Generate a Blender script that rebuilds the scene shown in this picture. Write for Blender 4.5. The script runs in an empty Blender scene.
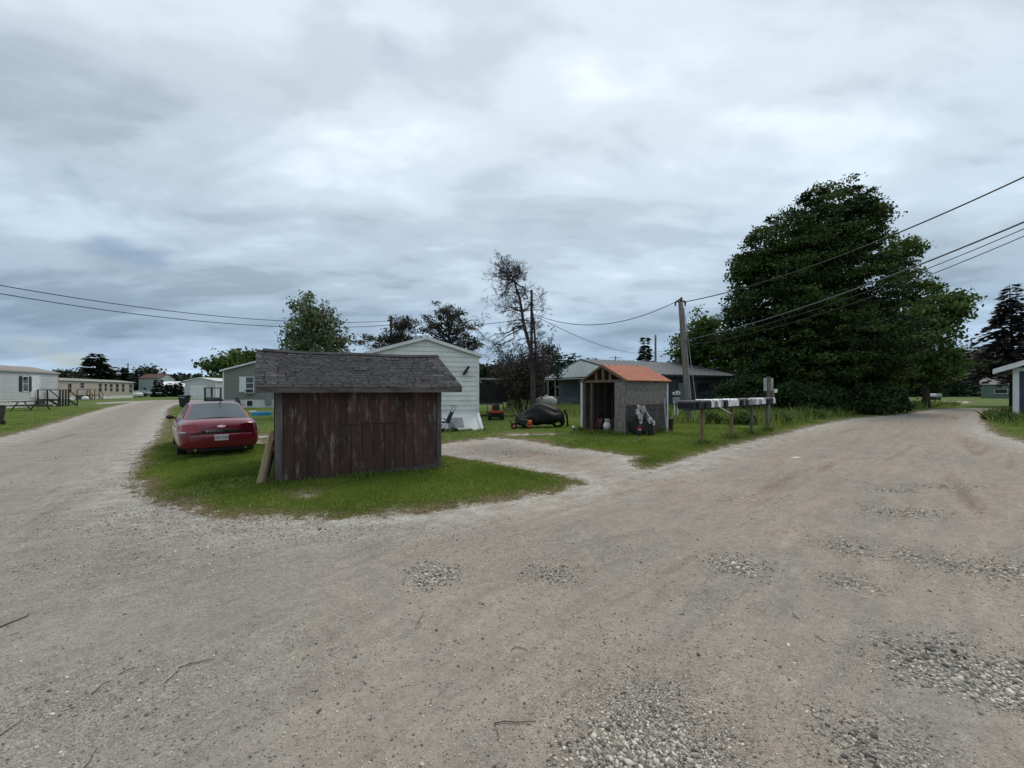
import bpy, bmesh, math, random
import numpy as np
from mathutils import Vector, Matrix

random.seed(7)
rng = np.random.default_rng(7)
R = math.radians
H, F, HZ = 1.65, 430.0, 390.0          # eye height, focal length in pixels, horizon row
sc = bpy.context.scene
COL = sc.collection

def G(px, py):                         # where a ground point seen at a pixel lies
    d = H * F / (py - HZ)
    return ((px - 512) / F * d, d)
def X(px, d): return (px - 512) / F * d
def Z(py, d): return H + (HZ - py) / F * d

# ------------------------------------------------------------------ scene set-up
cam = bpy.data.cameras.new('camera')
cam.sensor_fit = 'HORIZONTAL'; cam.sensor_width = 36
cam.lens = 36 * F / 1024
cam.shift_y = (HZ - 384) / 1024
cam.clip_start = 0.05; cam.clip_end = 6000
cam_o = bpy.data.objects.new('camera', cam); COL.objects.link(cam_o)
cam_o.location = (0, 0, H); cam_o.rotation_euler = (R(90), 0, 0)
sc.camera = cam_o
sc.view_settings.view_transform = 'Standard'
sc.view_settings.look = 'None'
sc.view_settings.gamma = 1.0
sc.view_settings.use_curve_mapping = False
sc.view_settings.exposure = EXPOSURE = 0.2
sc.cycles.use_denoising = True
sc.cycles.max_bounces = 6
sc.cycles.transparent_max_bounces = 12

SUN_EL, SUN_AZ = 58, 35                # the sun stands high behind the clouds, ahead and to the right

def build_world():
    w = bpy.data.worlds.new('World'); sc.world = w; w.use_nodes = True
    nt = w.node_tree; nt.nodes.clear()
    N = lambda t: nt.nodes.new(t); L = nt.links.new
    out = N('ShaderNodeOutputWorld'); bg = N('ShaderNodeBackground'); L(bg.outputs[0], out.inputs[0])
    bg.inputs[1].default_value = 0.1
    sky = N('ShaderNodeTexSky'); sky.sky_type = 'NISHITA'; sky.sun_disc = False
    sky.sun_elevation = R(SUN_EL); sky.sun_rotation = R(SUN_AZ)
    tc = N('ShaderNodeTexCoord'); sep = N('ShaderNodeSeparateXYZ'); L(tc.outputs['Generated'], sep.inputs[0])
    def math_(op, a, b=None, clamp=False):
        m = N('ShaderNodeMath'); m.operation = op; m.use_clamp = clamp
        for i, v in enumerate((a, b)):
            if v is None: continue
            if isinstance(v, (int, float)): m.inputs[i].default_value = v
            else: L(v, m.inputs[i])
        return m.outputs[0]
    zz = math_('MAXIMUM', sep.outputs[2], 0.0)
    den = math_('ADD', zz, 0.20)
    u = math_('DIVIDE', sep.outputs[0], den); v = math_('DIVIDE', sep.outputs[1], den)
    comb = N('ShaderNodeCombineXYZ'); L(u, comb.inputs[0]); L(v, comb.inputs[1])
    def noise(scale, detail, rough, dist, off, stretch=(1, 1, 1)):
        mp = N('ShaderNodeMapping'); mp.inputs['Location'].default_value = off
        mp.inputs['Scale'].default_value = stretch
        mp.inputs['Rotation'].default_value = (0, 0, R(-25))
        L(comb.outputs[0], mp.inputs[0])
        n = N('ShaderNodeTexNoise'); n.inputs['Scale'].default_value = scale
        n.inputs['Detail'].default_value = detail; n.inputs['Roughness'].default_value = rough
        n.inputs['Distortion'].default_value = dist
        L(mp.outputs[0], n.inputs['Vector']); return n.outputs['Fac']
    n1 = noise(0.8, 5, 0.5, 0.3, (3.1, 1.7, 0), (0.7, 1.2, 1))
    n2 = noise(2.6, 6, 0.5, 0.35, (7.7, 2.2, 0), (0.6, 1.1, 1))
    n4 = noise(6.5, 5, 0.55, 0.4, (2.7, 9.2, 0), (0.7, 1.1, 1))
    n3 = noise(1.5, 4, 0.5, 0.2, (11.0, 5.1, 0))
    s = math_('ADD', math_('ADD', math_('MULTIPLY', n1, 0.50), math_('MULTIPLY', n2, 0.38)), math_('MULTIPLY', n4, 0.12))
    def ramp(fac, stops):
        r = N('ShaderNodeValToRGB'); r.color_ramp.interpolation = 'EASE'
        while len(r.color_ramp.elements) < len(stops): r.color_ramp.elements.new(0.5)
        for e, (p, c) in zip(r.color_ramp.elements, stops): e.position = p; e.color = (*c, 1)
        L(fac, r.inputs[0]); return r.outputs[0]
    cloud = ramp(s, [(0.385, (0.38, 0.44, 0.495)), (0.465, (0.505, 0.57, 0.635)), (0.53, (0.61, 0.68, 0.745)), (0.61, (0.76, 0.825, 0.89))])
    # the deck is thicker and bluer towards the horizon
    grad = ramp(zz, [(0.0, (0.66, 0.78, 0.92)), (0.08, (0.52, 0.63, 0.74)), (0.28, (0.80, 0.87, 0.92)), (0.60, (0.98, 0.99, 1.0))])
    mul = N('ShaderNodeMix'); mul.data_type = 'RGBA'; mul.blend_type = 'MULTIPLY'; mul.inputs[0].default_value = 1
    L(cloud, mul.inputs[6]); L(grad, mul.inputs[7])
    sc10 = N('ShaderNodeVectorMath'); sc10.operation = 'SCALE'; sc10.inputs['Scale'].default_value = 11.0
    L(mul.outputs[2], sc10.inputs[0])
    hole = ramp(n3, [(0.57, (0, 0, 0)), (0.70, (0.6, 0.6, 0.6))])
    # thin places in the deck let the clear sky through
    skyb = N('ShaderNodeVectorMath'); skyb.operation = 'SCALE'; skyb.inputs['Scale'].default_value = 0.9
    L(sky.outputs[0], skyb.inputs[0])
    mx = N('ShaderNodeMix'); mx.data_type = 'RGBA'
    L(hole, mx.inputs[0]); L(sc10.outputs[0], mx.inputs[6]); L(skyb.outputs[0], mx.inputs[7])
    L(mx.outputs[2], bg.inputs[0])
build_world()
sun = bpy.data.lights.new('sun', 'SUN'); sun.energy = 1.5; sun.angle = R(25); sun.color = (1, 0.91, 0.80)
sun_o = bpy.data.objects.new('sun', sun); COL.objects.link(sun_o)
_d = Vector((math.sin(R(SUN_AZ)) * math.cos(R(SUN_EL)), math.cos(R(SUN_AZ)) * math.cos(R(SUN_EL)), math.sin(R(SUN_EL))))
sun_o.rotation_euler = _d.to_track_quat('Z', 'Y').to_euler(); sun_o.location = _d * 60

# ------------------------------------------------------------------ materials
def mat(name, c1, c2=None, scale=6.0, rough=0.8, bump=0.0, bscale=60.0, tint=0.0, spec=0.3, metal=0.0,
        stretch=(1, 1, 1), lo=0.4, hi=0.62, c3=None, s3=2.0, lo3=0.55, hi3=0.7, coat=0.0, trans=0.0, alpha=1.0, detail=5, bdist=0.02):
    m = bpy.data.materials.new(name); m.use_nodes = True
    nt = m.node_tree; b = nt.nodes['Principled BSDF']
    N = lambda t: nt.nodes.new(t); L = nt.links.new
    b.inputs['Roughness'].default_value = rough; b.inputs['Metallic'].default_value = metal
    b.inputs['Specular IOR Level'].default_value = spec; b.inputs['Coat Weight'].default_value = coat
    b.inputs['Coat Roughness'].default_value = 0.08
    b.inputs['Transmission Weight'].default_value = trans; b.inputs['Alpha'].default_value = alpha
    c2 = c2 or tuple(v * 0.8 for v in c1)
    tc = N('ShaderNodeTexCoord'); mp = N('ShaderNodeMapping'); mp.inputs['Scale'].default_value = stretch
    L(tc.outputs['Object'], mp.inputs[0])
    def noi(s, d=detail, r=0.6):
        n = N('ShaderNodeTexNoise'); n.inputs['Scale'].default_value = s; n.inputs['Detail'].default_value = d
        n.inputs['Roughness'].default_value = r; L(mp.outputs[0], n.inputs['Vector']); return n.outputs['Fac']
    def mr(v, a, z, x=0, y=1):
        r = N('ShaderNodeMapRange'); L(v, r.inputs[0])
        for i, q in zip((1, 2, 3, 4), (a, z, x, y)): r.inputs[i].default_value = q
        return r.outputs[0]
    def mix(f, a, c, bt='MIX'):
        x = N('ShaderNodeMix'); x.data_type = 'RGBA'; x.blend_type = bt
        for s, v in ((0, f), (6, a), (7, c)):
            if hasattr(v, 'links'): L(v, x.inputs[s])
            else: x.inputs[s].default_value = v if s == 0 else (*v, 1)
        return x.outputs[2]
    col = mix(mr(noi(scale), lo, hi), c1, c2)
    if c3: col = mix(mr(noi(s3, 6, 0.7), lo3, hi3), col, c3)
    if tint:
        at = N('ShaderNodeAttribute'); at.attribute_name = 'tint'
        v = mr(at.outputs['Fac'], 0, 1, 1 - tint, 1 + tint)
        sc_ = N('ShaderNodeVectorMath'); sc_.operation = 'SCALE'; L(col, sc_.inputs[0]); L(v, sc_.inputs['Scale']); col = sc_.outputs[0]
    L(col, b.inputs['Base Color'])
    if bump:
        bp = N('ShaderNodeBump'); bp.inputs['Strength'].default_value = bump; bp.inputs['Distance'].default_value = bdist
        L(noi(bscale, 4), bp.inputs['Height']); L(bp.outputs[0], b.inputs['Normal'])
    return m

M = {}
def mm(key, *a, **k):
    M[key] = mat(key, *a, **k); return M[key]
mm('old_red_boards', (0.078, 0.040, 0.031), (0.045, 0.026, 0.021), scale=3, stretch=(1, 1, 0.25), tint=0.27, rough=0.75, bump=0.8, bscale=45,
   c3=(0.21, 0.17, 0.155), s3=9, lo3=0.54, hi3=0.72)
mm('old_grey_boards', (0.15, 0.13, 0.125), (0.07, 0.06, 0.055), scale=9, stretch=(1, 1, 0.15), tint=0.3, rough=0.85, bump=0.6, bscale=50)
mm('old_fascia', (0.13, 0.11, 0.105), (0.06, 0.05, 0.047), scale=9, stretch=(0.2, 1, 1), tint=0.3, rough=0.85, bump=0.6, bscale=50)
mm('dark_shingle', (0.055, 0.053, 0.054), (0.033, 0.032, 0.032), scale=14, tint=0.7, rough=0.95, bump=0.5, bscale=220, c3=(0.14, 0.13, 0.12), s3=3, lo3=0.62, hi3=0.78)
mm('pale_lumber', (0.42, 0.31, 0.19), (0.30, 0.22, 0.14), scale=6, stretch=(3, 3, 0.4), tint=0.3, rough=0.7, bump=0.2)
mm('brown_lumber', (0.16, 0.11, 0.085), (0.09, 0.065, 0.052), scale=7, stretch=(1, 1, 0.2), tint=0.35, rough=0.85, bump=0.4)
mm('post_lumber', (0.25, 0.17, 0.10), (0.15, 0.11, 0.075), scale=8, stretch=(1, 1, 0.2), tint=0.35, rough=0.85, bump=0.4)
mm('grey_post', (0.17, 0.155, 0.13), (0.10, 0.09, 0.075), scale=8, stretch=(1, 1, 0.2), tint=0.35, rough=0.85, bump=0.4)
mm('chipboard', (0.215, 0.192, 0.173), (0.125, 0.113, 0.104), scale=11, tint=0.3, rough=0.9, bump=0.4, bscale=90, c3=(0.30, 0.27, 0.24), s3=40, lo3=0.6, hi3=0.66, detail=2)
mm('dark_chipboard', (0.115, 0.10, 0.095), (0.06, 0.053, 0.05), scale=6, tint=0.3, rough=0.9, bump=0.4, bscale=90, c3=(0.17, 0.15, 0.14), s3=30, lo3=0.6, hi3=0.66)  # chipboard in darker tones, for the lower side and inner boards
mm('orange_roofing', (0.36, 0.115, 0.060), (0.27, 0.092, 0.05), scale=2.2, stretch=(1, 3, 1), rough=0.75, bump=0.3, bscale=12, c3=(0.20, 0.09, 0.06), s3=5, lo3=0.58, hi3=0.75)
mm('white_vinyl', (0.72, 0.72, 0.69), (0.62, 0.62, 0.59), c3=(0.50, 0.49, 0.44), s3=1.2, lo3=0.55, hi3=0.85, scale=1.5, rough=0.55, bump=0.05, tint=0.06)
mm('white_trim', (0.72, 0.73, 0.73), (0.6, 0.61, 0.61), scale=3, rough=0.5)
mm('grey_vinyl', (0.22, 0.215, 0.20), (0.20, 0.195, 0.18), scale=1.5, rough=0.6, tint=0.08)
mm('pale_vinyl', (0.50, 0.51, 0.51), (0.45, 0.46, 0.46), c3=(0.36, 0.35, 0.32), s3=0.7, lo3=0.56, hi3=0.85, stretch=(1, 1, 0.4), scale=1, rough=0.5, tint=0.06)
mm('beige_vinyl', (0.42, 0.37, 0.31), (0.36, 0.32, 0.27), scale=1, rough=0.6, tint=0.08)
mm('blue_grey_wall', (0.070, 0.080, 0.095), (0.055, 0.065, 0.078), scale=1, rough=0.6, tint=0.15)
mm('navy_wall', (0.045, 0.052, 0.085), (0.035, 0.042, 0.07), scale=1, rough=0.6, tint=0.15)
mm('green_wall', (0.10, 0.15, 0.12), (0.08, 0.12, 0.10), scale=1, rough=0.6, tint=0.15)
mm('pale_green_wall', (0.34, 0.40, 0.38), (0.28, 0.34, 0.33), scale=1, rough=0.6, tint=0.1)
mm('metal_roof', (0.085, 0.095, 0.11), (0.07, 0.08, 0.095), scale=0.8, rough=0.42, spec=0.5, tint=0.15)
mm('light_metal', (0.80, 0.82, 0.83), (0.72, 0.75, 0.76), scale=0.8, rough=0.45, spec=0.5, tint=0.1)
mm('brown_roof', (0.27, 0.235, 0.21), (0.22, 0.19, 0.17), scale=0.8, rough=0.8)
mm('red_roof', (0.11, 0.05, 0.042), (0.08, 0.04, 0.035), scale=0.8, rough=0.8)
mm('grey_roof', (0.20, 0.185, 0.18), (0.15, 0.14, 0.14), scale=1.2, rough=0.85)
mm('glass_dark', (0.02, 0.024, 0.028), (0.03, 0.035, 0.04), scale=0.7, rough=0.08, spec=0.6)
mm('dark_shutter', (0.035, 0.04, 0.05), rough=0.6)
mm('green_blind', (0.10, 0.22, 0.10), rough=0.6)
mm('car_glass', (0.05, 0.075, 0.08), (0.07, 0.095, 0.10), scale=2, rough=0.08, spec=0.6, coat=0.25)
mm('red_paint', (0.19, 0.006, 0.022), (0.155, 0.006, 0.02), scale=2, rough=0.28, spec=0.5, coat=0.7)
mm('white_paint', (0.7, 0.7, 0.7), rough=0.3, coat=0.5)
mm('dark_paint', (0.03, 0.03, 0.035), rough=0.3, coat=0.5)
mm('silver_paint', (0.22, 0.25, 0.28), rough=0.3, coat=0.5)
mm('tail_lamp', (0.30, 0.006, 0.015), (0.16, 0.004, 0.01), scale=12, rough=0.12, coat=0.8)
mm('tail_lamp_dark', (0.07, 0.003, 0.008), rough=0.12, coat=0.8)
mm('clear_lens', (0.75, 0.7, 0.7), rough=0.1, coat=0.8)
mm('chrome', (0.75, 0.75, 0.75), rough=0.15, metal=1.0)
mm('black_plastic', (0.018, 0.018, 0.020), (0.026, 0.026, 0.028), scale=8, rough=0.5, bump=0.05)
mm('black_rubber', (0.016, 0.016, 0.016), (0.03, 0.028, 0.026), scale=8, rough=0.85)
mm('black_cloth', (0.005, 0.005, 0.006), (0.010, 0.010, 0.011), scale=5, rough=0.6, bump=0.8, bscale=3.5, spec=0.3, bdist=0.10, detail=2)
mm('black_metal', (0.02, 0.02, 0.022), rough=0.4)
mm('grey_metal', (0.32, 0.33, 0.34), (0.26, 0.27, 0.28), scale=5, rough=0.5)
mm('white_metal', (0.62, 0.62, 0.6), (0.52, 0.52, 0.5), scale=5, rough=0.45)
mm('tank_paint', (0.40, 0.40, 0.37), (0.34, 0.34, 0.31), scale=2, rough=0.55)
mm('wheel_alloy', (0.42, 0.42, 0.43), rough=0.35, metal=0.7)
mm('plate_white', (0.62, 0.60, 0.58), (0.55, 0.53, 0.52), scale=30, rough=0.5)
mm('plate_ink', (0.05, 0.05, 0.10), rough=0.5)
mm('emblem_metal', (0.85, 0.62, 0.62), rough=0.3)
mm('orange_plastic', (0.60, 0.14, 0.03), rough=0.4)
mm('mower_red', (0.45, 0.045, 0.03), (0.50, 0.10, 0.05), scale=6, rough=0.35, coat=0.4)
mm('pool_blue', (0.05, 0.28, 0.55), (0.10, 0.38, 0.62), scale=8, rough=0.4)
mm('grey_tarp', (0.45, 0.45, 0.44), (0.14, 0.14, 0.14), scale=9, rough=0.6, bump=0.8, bscale=12, bdist=0.05, lo=0.47, hi=0.55)
mm('pole_wood', (0.22, 0.20, 0.175), (0.13, 0.115, 0.10), scale=10, stretch=(1, 1, 0.08), rough=0.9, bump=0.6, bscale=60)
mm('dark_pole_wood', (0.07, 0.06, 0.055), (0.04, 0.035, 0.03), scale=10, stretch=(1, 1, 0.08), rough=0.9, bump=0.6, bscale=60)
mm('dark_deck', (0.02, 0.019, 0.019), rough=0.95)
mm('wire_black', (0.02, 0.02, 0.02), rough=0.6)
mm('wire_grey', (0.10, 0.10, 0.11), rough=0.6)
mm('insulator_brown', (0.05, 0.018, 0.012), rough=0.3)
mm('bark', (0.075, 0.062, 0.05), (0.04, 0.033, 0.027), scale=9, stretch=(1, 1, 0.2), rough=0.95, bump=0.9, bscale=40)
mm('dead_bark', (0.085, 0.062, 0.060), (0.045, 0.034, 0.033), scale=9, stretch=(1, 1, 0.2), rough=0.95, bump=0.6, bscale=40)
mm('birch_bark', (0.32, 0.30, 0.27), (0.16, 0.14, 0.12), scale=9, rough=0.9, bump=0.4)
mm('twig_wood', (0.095, 0.072, 0.055), rough=0.9)
mm('rail_lumber', (0.055, 0.047, 0.045), (0.035, 0.03, 0.03), scale=7, rough=0.85)
mm('concrete', (0.36, 0.35, 0.32), (0.28, 0.27, 0.25), scale=5, rough=0.9, bump=0.2)
mm('sticker_red', (0.6, 0.02, 0.02), rough=0.4)

def leaf_mat(name, c1, c2, tint=0.5, trans=0.25, rough=0.6):
    m = bpy.data.materials.new(name); m.use_nodes = True
    nt = m.node_tree; b = nt.nodes['Principled BSDF']; N = lambda t: nt.nodes.new(t); L = nt.links.new
    at = N('ShaderNodeAttribute'); at.attribute_name = 'tint'
    x = N('ShaderNodeMix'); x.data_type = 'RGBA'; x.inputs[6].default_value = (*c1, 1); x.inputs[7].default_value = (*c2, 1)
    L(at.outputs['Fac'], x.inputs[0]); L(x.outputs[2], b.inputs['Base Color'])
    b.inputs['Roughness'].default_value = rough; b.inputs['Specular IOR Level'].default_value = 0.2
    tr = N('ShaderNodeBsdfTranslucent'); L(x.outputs[2], tr.inputs[0])
    ms = N('ShaderNodeMixShader'); ms.inputs[0].default_value = trans
    L(b.outputs[0], ms.inputs[1]); L(tr.outputs[0], ms.inputs[2]); L(ms.outputs[0], nt.nodes['Material Output'].inputs[0])
    M[name] = m; return m
leaf_mat('maple_leaves', (0.008, 0.018, 0.007), (0.085, 0.135, 0.030))
leaf_mat('light_leaves', (0.030, 0.058, 0.012), (0.125, 0.19, 0.042))
leaf_mat('willow_leaves', (0.045, 0.062, 0.028), (0.24, 0.29, 0.15))
leaf_mat('pine_needles', (0.010, 0.018, 0.010), (0.032, 0.050, 0.024), trans=0.1)
leaf_mat('bronze_needles', (0.028, 0.027, 0.026), (0.085, 0.075, 0.068), trans=0.1)
leaf_mat('dull_pine', (0.026, 0.028, 0.018), (0.080, 0.080, 0.05), trans=0.1)
leaf_mat('brown_tangle', (0.030, 0.026, 0.020), (0.075, 0.066, 0.046), trans=0.1)
leaf_mat('far_leaves', (0.012, 0.024, 0.014), (0.040, 0.066, 0.034), trans=0.1)
leaf_mat('lawn_blades', (0.075, 0.135, 0.018), (0.36, 0.43, 0.08), trans=0.45)
leaf_mat('tall_blades', (0.075, 0.112, 0.022), (0.33, 0.40, 0.11), trans=0.4)
leaf_mat('shrub_leaves', (0.012, 0.024, 0.009), (0.050, 0.085, 0.026))

# ------------------------------------------------------------------ mesh helpers
class MB:
    def __init__(s): s.v = []; s.f = []; s.t = []
    def add(s, vs, fs, t=0.5, mtx=None):
        o = len(s.v)
        s.v += [tuple(mtx @ Vector(q)) if mtx else tuple(q) for q in vs]
        s.f += [tuple(i + o for i in q) for q in fs]; s.t += [t] * len(fs)
        return s
    def box(s, x0, x1, y0, y1, z0, z1, t=0.5, mtx=None):
        vs = [(x, y, z) for z in (z0, z1) for y in (y0, y1) for x in (x0, x1)]
        return s.add(vs, [(0, 2, 3, 1), (4, 5, 7, 6), (0, 1, 5, 4), (2, 6, 7, 3), (0, 4, 6, 2), (1, 3, 7, 5)], t, mtx)
    def bar(s, a, b, w, h, t=0.5):       # a squared bar between two points
        a, b = Vector(a), Vector(b); d = b - a; q = d.to_track_quat('Z', 'Y').to_matrix().to_4x4(); q.translation = a
        return s.box(-w / 2, w / 2, -h / 2, h / 2, 0, d.length, t, q)
    def tube(s, pts, rad, n=8, t=0.5, cap=True):
        pts = [Vector(p) for p in pts]; k = len(pts)
        if isinstance(rad, (int, float)): rad = [rad] * k
        vs = []; up = Vector((0.13, 0.21, 0.97))
        for i, p in enumerate(pts):
            d = (pts[min(i + 1, k - 1)] - pts[max(i - 1, 0)])
            if d.length < 1e-9: d = Vector((0, 0, 1))
            d.normalize()
            u = d.cross(up)
            if u.length < 0.05: u = d.cross(Vector((1, 0, 0)))
            u.normalize(); w = d.cross(u)
            for j in range(n):
                a = 2 * math.pi * j / n
                vs.append(p + (u * math.cos(a) + w * math.sin(a)) * rad[i])
        fs = [(i * n + j, i * n + (j + 1) % n, (i + 1) * n + (j + 1) % n, (i + 1) * n + j) for i in range(k - 1) for j in range(n)]
        if cap: fs += [tuple(range(n))[::-1], tuple((k - 1) * n + j for j in range(n))]
        return s.add(vs, fs, t)
    def cyl(s, a, b, r, n=12, t=0.5, r2=None): return s.tube([a, b], [r, r if r2 is None else r2], n, t)
    def prism(s, pts, axis, a, b, t=0.5, mtx=None):      # 2-D outline swept along an axis
        def P(u, v, w): return {'x': (w, u, v), 'y': (u, w, v), 'z': (u, v, w)}[axis]
        n = len(pts)
        vs = [P(u, v, a) for u, v in pts] + [P(u, v, b) for u, v in pts]
        fs = [tuple(range(n)), tuple(range(2 * n - 1, n - 1, -1))] + [(i, i + n, (i + 1) % n + n, (i + 1) % n) for i in range(n)]
        return s.add(vs, fs, t, mtx)
    def loft(s, rings, t=0.5, closed=True, cap=True):
        n = len(rings[0]); vs = [p for r in rings for p in r]
        m = n if closed else n - 1
        fs = [(i * n + j, i * n + (j + 1) % n, (i + 1) * n + (j + 1) % n, (i + 1) * n + j) for i in range(len(rings) - 1) for j in range(m)]
        if cap and closed: fs += [tuple(range(n))[::-1], tuple((len(rings) - 1) * n + j for j in range(n))]
        return s.add(vs, fs, t)
    def ball(s, c, r, n=12, m=8, sc_=(1, 1, 1), t=0.5, z0=0.0, z1=1.0):
        rings = []
        for i in range(m + 1):
            a = math.pi * (z0 + (z1 - z0) * i / m); rr = max(math.sin(a), 1e-3)
            rings.append([(c[0] + r * sc_[0] * rr * math.cos(2 * math.pi * j / n), c[1] + r * sc_[1] * rr * math.sin(2 * math.pi * j / n),
                           c[2] + r * sc_[2] * math.cos(a)) for j in range(n)])
        return s.loft(rings[::-1], t)
    def build(s, name, m, parent=None, smooth=False, bevel=0, sub=0):
        me = bpy.data.meshes.new(name); me.from_pydata(s.v, [], s.f)
        a = me.attributes.new('tint', 'FLOAT', 'FACE'); a.data.foreach_set('value', s.t)
        me.validate(); me.update()
        bm = bmesh.new(); bm.from_mesh(me); bmesh.ops.recalc_face_normals(bm, faces=bm.faces); bm.to_mesh(me); bm.free()
        return link(name, me, m, parent, smooth, bevel, sub)
def link(name, me, m, parent=None, smooth=False, bevel=0, sub=0):
    me.materials.append(M[m] if isinstance(m, str) else m)
    o = bpy.data.objects.new(name, me); COL.objects.link(o)
    if parent: o.parent = parent
    if smooth: me.polygons.foreach_set('use_smooth', [True] * len(me.polygons))
    if bevel:
        b = o.modifiers.new('bevel', 'BEVEL'); b.width = bevel; b.segments = 2; b.limit_method = 'ANGLE'
    if sub:
        b = o.modifiers.new('sub', 'SUBSURF'); b.levels = sub; b.render_levels = sub
    return o
def np_mesh(name, verts, faces, tint):      # fast path for leaves, blades and stones; all faces same size
    me = bpy.data.meshes.new(name); nf, k = faces.shape
    me.vertices.add(len(verts)); me.vertices.foreach_set('co', verts.astype(np.float32).ravel())
    me.loops.add(nf * k); me.loops.foreach_set('vertex_index', faces.astype(np.int32).ravel())
    me.polygons.add(nf); me.polygons.foreach_set('loop_start', np.arange(0, nf * k, k, dtype=np.int32))
    me.polygons.foreach_set('loop_total', np.full(nf, k, dtype=np.int32))
    a = me.attributes.new('tint', 'FLOAT', 'FACE'); a.data.foreach_set('value', np.clip(tint, 0, 1).astype(np.float32))
    me.update(); me.validate(); return me
def tag(o, label=None, cat=None, group=None, kind=None):
    if label: o['label'] = label
    if cat: o['category'] = cat
    if group: o['group'] = group
    if kind: o['kind'] = kind
    return o
def thing(name, label, cat, loc=(0, 0, 0), rz=0.0, group=None):
    o = bpy.data.objects.new(name, None); COL.objects.link(o)
    o.location = loc; o.rotation_euler = (0, 0, rz); o.empty_display_size = 0.3
    return tag(o, label, cat, group)
def kids(o): return [c for c in COL.objects if c.parent == o]
def dup(o, parent=None, **kw):
    c = o.copy(); COL.objects.link(c)
    if parent: c.parent = parent
    for ch in kids(o): dup(ch, c)
    for k, v in kw.items(): setattr(c, k, v)
    return c
ORD = ['first', 'second', 'third', 'fourth', 'fifth', 'sixth', 'seventh', 'eighth', 'ninth', 'tenth', 'eleventh', 'twelfth', 'thirteenth',
       'fourteenth', 'fifteenth', 'sixteenth', 'seventeenth', 'eighteenth', 'nineteenth', 'twentieth', 'twenty-first', 'twenty-second',
       'twenty-third', 'twenty-fourth', 'twenty-fifth', 'twenty-sixth', 'twenty-seventh', 'twenty-eighth', 'twenty-ninth', 'thirtieth', 'last']
# ------------------------------------------------------------------ ground and roads
def W(*pp): return [G(*p) for p in pp]
ROAD = ([(-6, -40), (-8, 2.0), (-12.5, 8.0)] + W((0, 438), (39, 428), (78, 416), (112, 406.6), (135, 402.4), (150, 400.6), (170, 399.9), (216, 399.7), (216, 401.3), (188, 402.2),
        (174, 405), (167, 409), (163, 422), (156, 438), (149, 447), (138, 463), (136, 477), (144, 496), (178, 507), (225, 514.5), (262, 518),
        (350, 516.5), (420, 511), (470, 505), (512, 498.5), (560, 490), (583, 482), (560, 475), (538, 471), (512, 466), (484, 461), (447, 456), (430, 452), (430, 445),
        (449, 442.5), (470, 440.5), (493, 437.5), (528, 440), (563, 447), (600, 451), (640, 456.5), (632, 461), (640, 468), (655, 467), (677, 461),
        (712, 449.5), (762, 438.5), (812, 426), (852, 418.5), (892, 415), (912, 413), (935, 409.3), (957, 408.4), (1004, 408.8), (1045, 409), (1045, 411.5), (1004, 411),
        (985, 412.5), (978, 417), (985, 427), (992, 433), (1024, 442)) + [(12.5, 8.5), (9, 0), (9, -40)])
PATCHES = [W((210, 436), (262, 435.3), (300, 433.5), (300, 436.0), (262, 437.8), (210, 438.5)),
           W((96, 402.8), (148, 400.3), (148, 401.3), (96, 404.4)),
           W((895, 396.6), (948, 395.5), (948, 396.4), (895, 397.6)),
           W((944, 401.3), (968, 401.2), (970, 403.2), (952, 404)),
           W((252, 441), (262, 440.5), (263, 443.5), (254, 443.5)),
           W((296, 493.5), (305, 492), (318, 492), (310, 495.5)),
           W((505, 434), (512, 433.5), (560, 434.5), (512, 435.3))]
def sdf_poly(p, poly):
    P_ = np.asarray(poly, float); n = len(P_); d = np.full(len(p), 1e18); ins = np.zeros(len(p), bool)
    for i in range(n):
        a, b = P_[i], P_[(i + 1) % n]; e = b - a; w = p - a
        t = np.clip((w @ e) / max(e @ e, 1e-12), 0, 1); q = w - t[:, None] * e
        d = np.minimum(d, (q * q).sum(1))
        c = ((a[1] <= p[:, 1]) != (b[1] <= p[:, 1]))
        with np.errstate(divide='ignore', invalid='ignore'):
            xx = a[0] + (p[:, 1] - a[1]) / (b[1] - a[1]) * e[0]
        ins ^= c & (p[:, 0] < xx)
    d = np.sqrt(d); return np.where(ins, d, -d)
def road_sdf(p):
    s = sdf_poly(p, ROAD)
    for q in PATCHES: s = np.maximum(s, sdf_poly(p, q))
    return s
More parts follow.
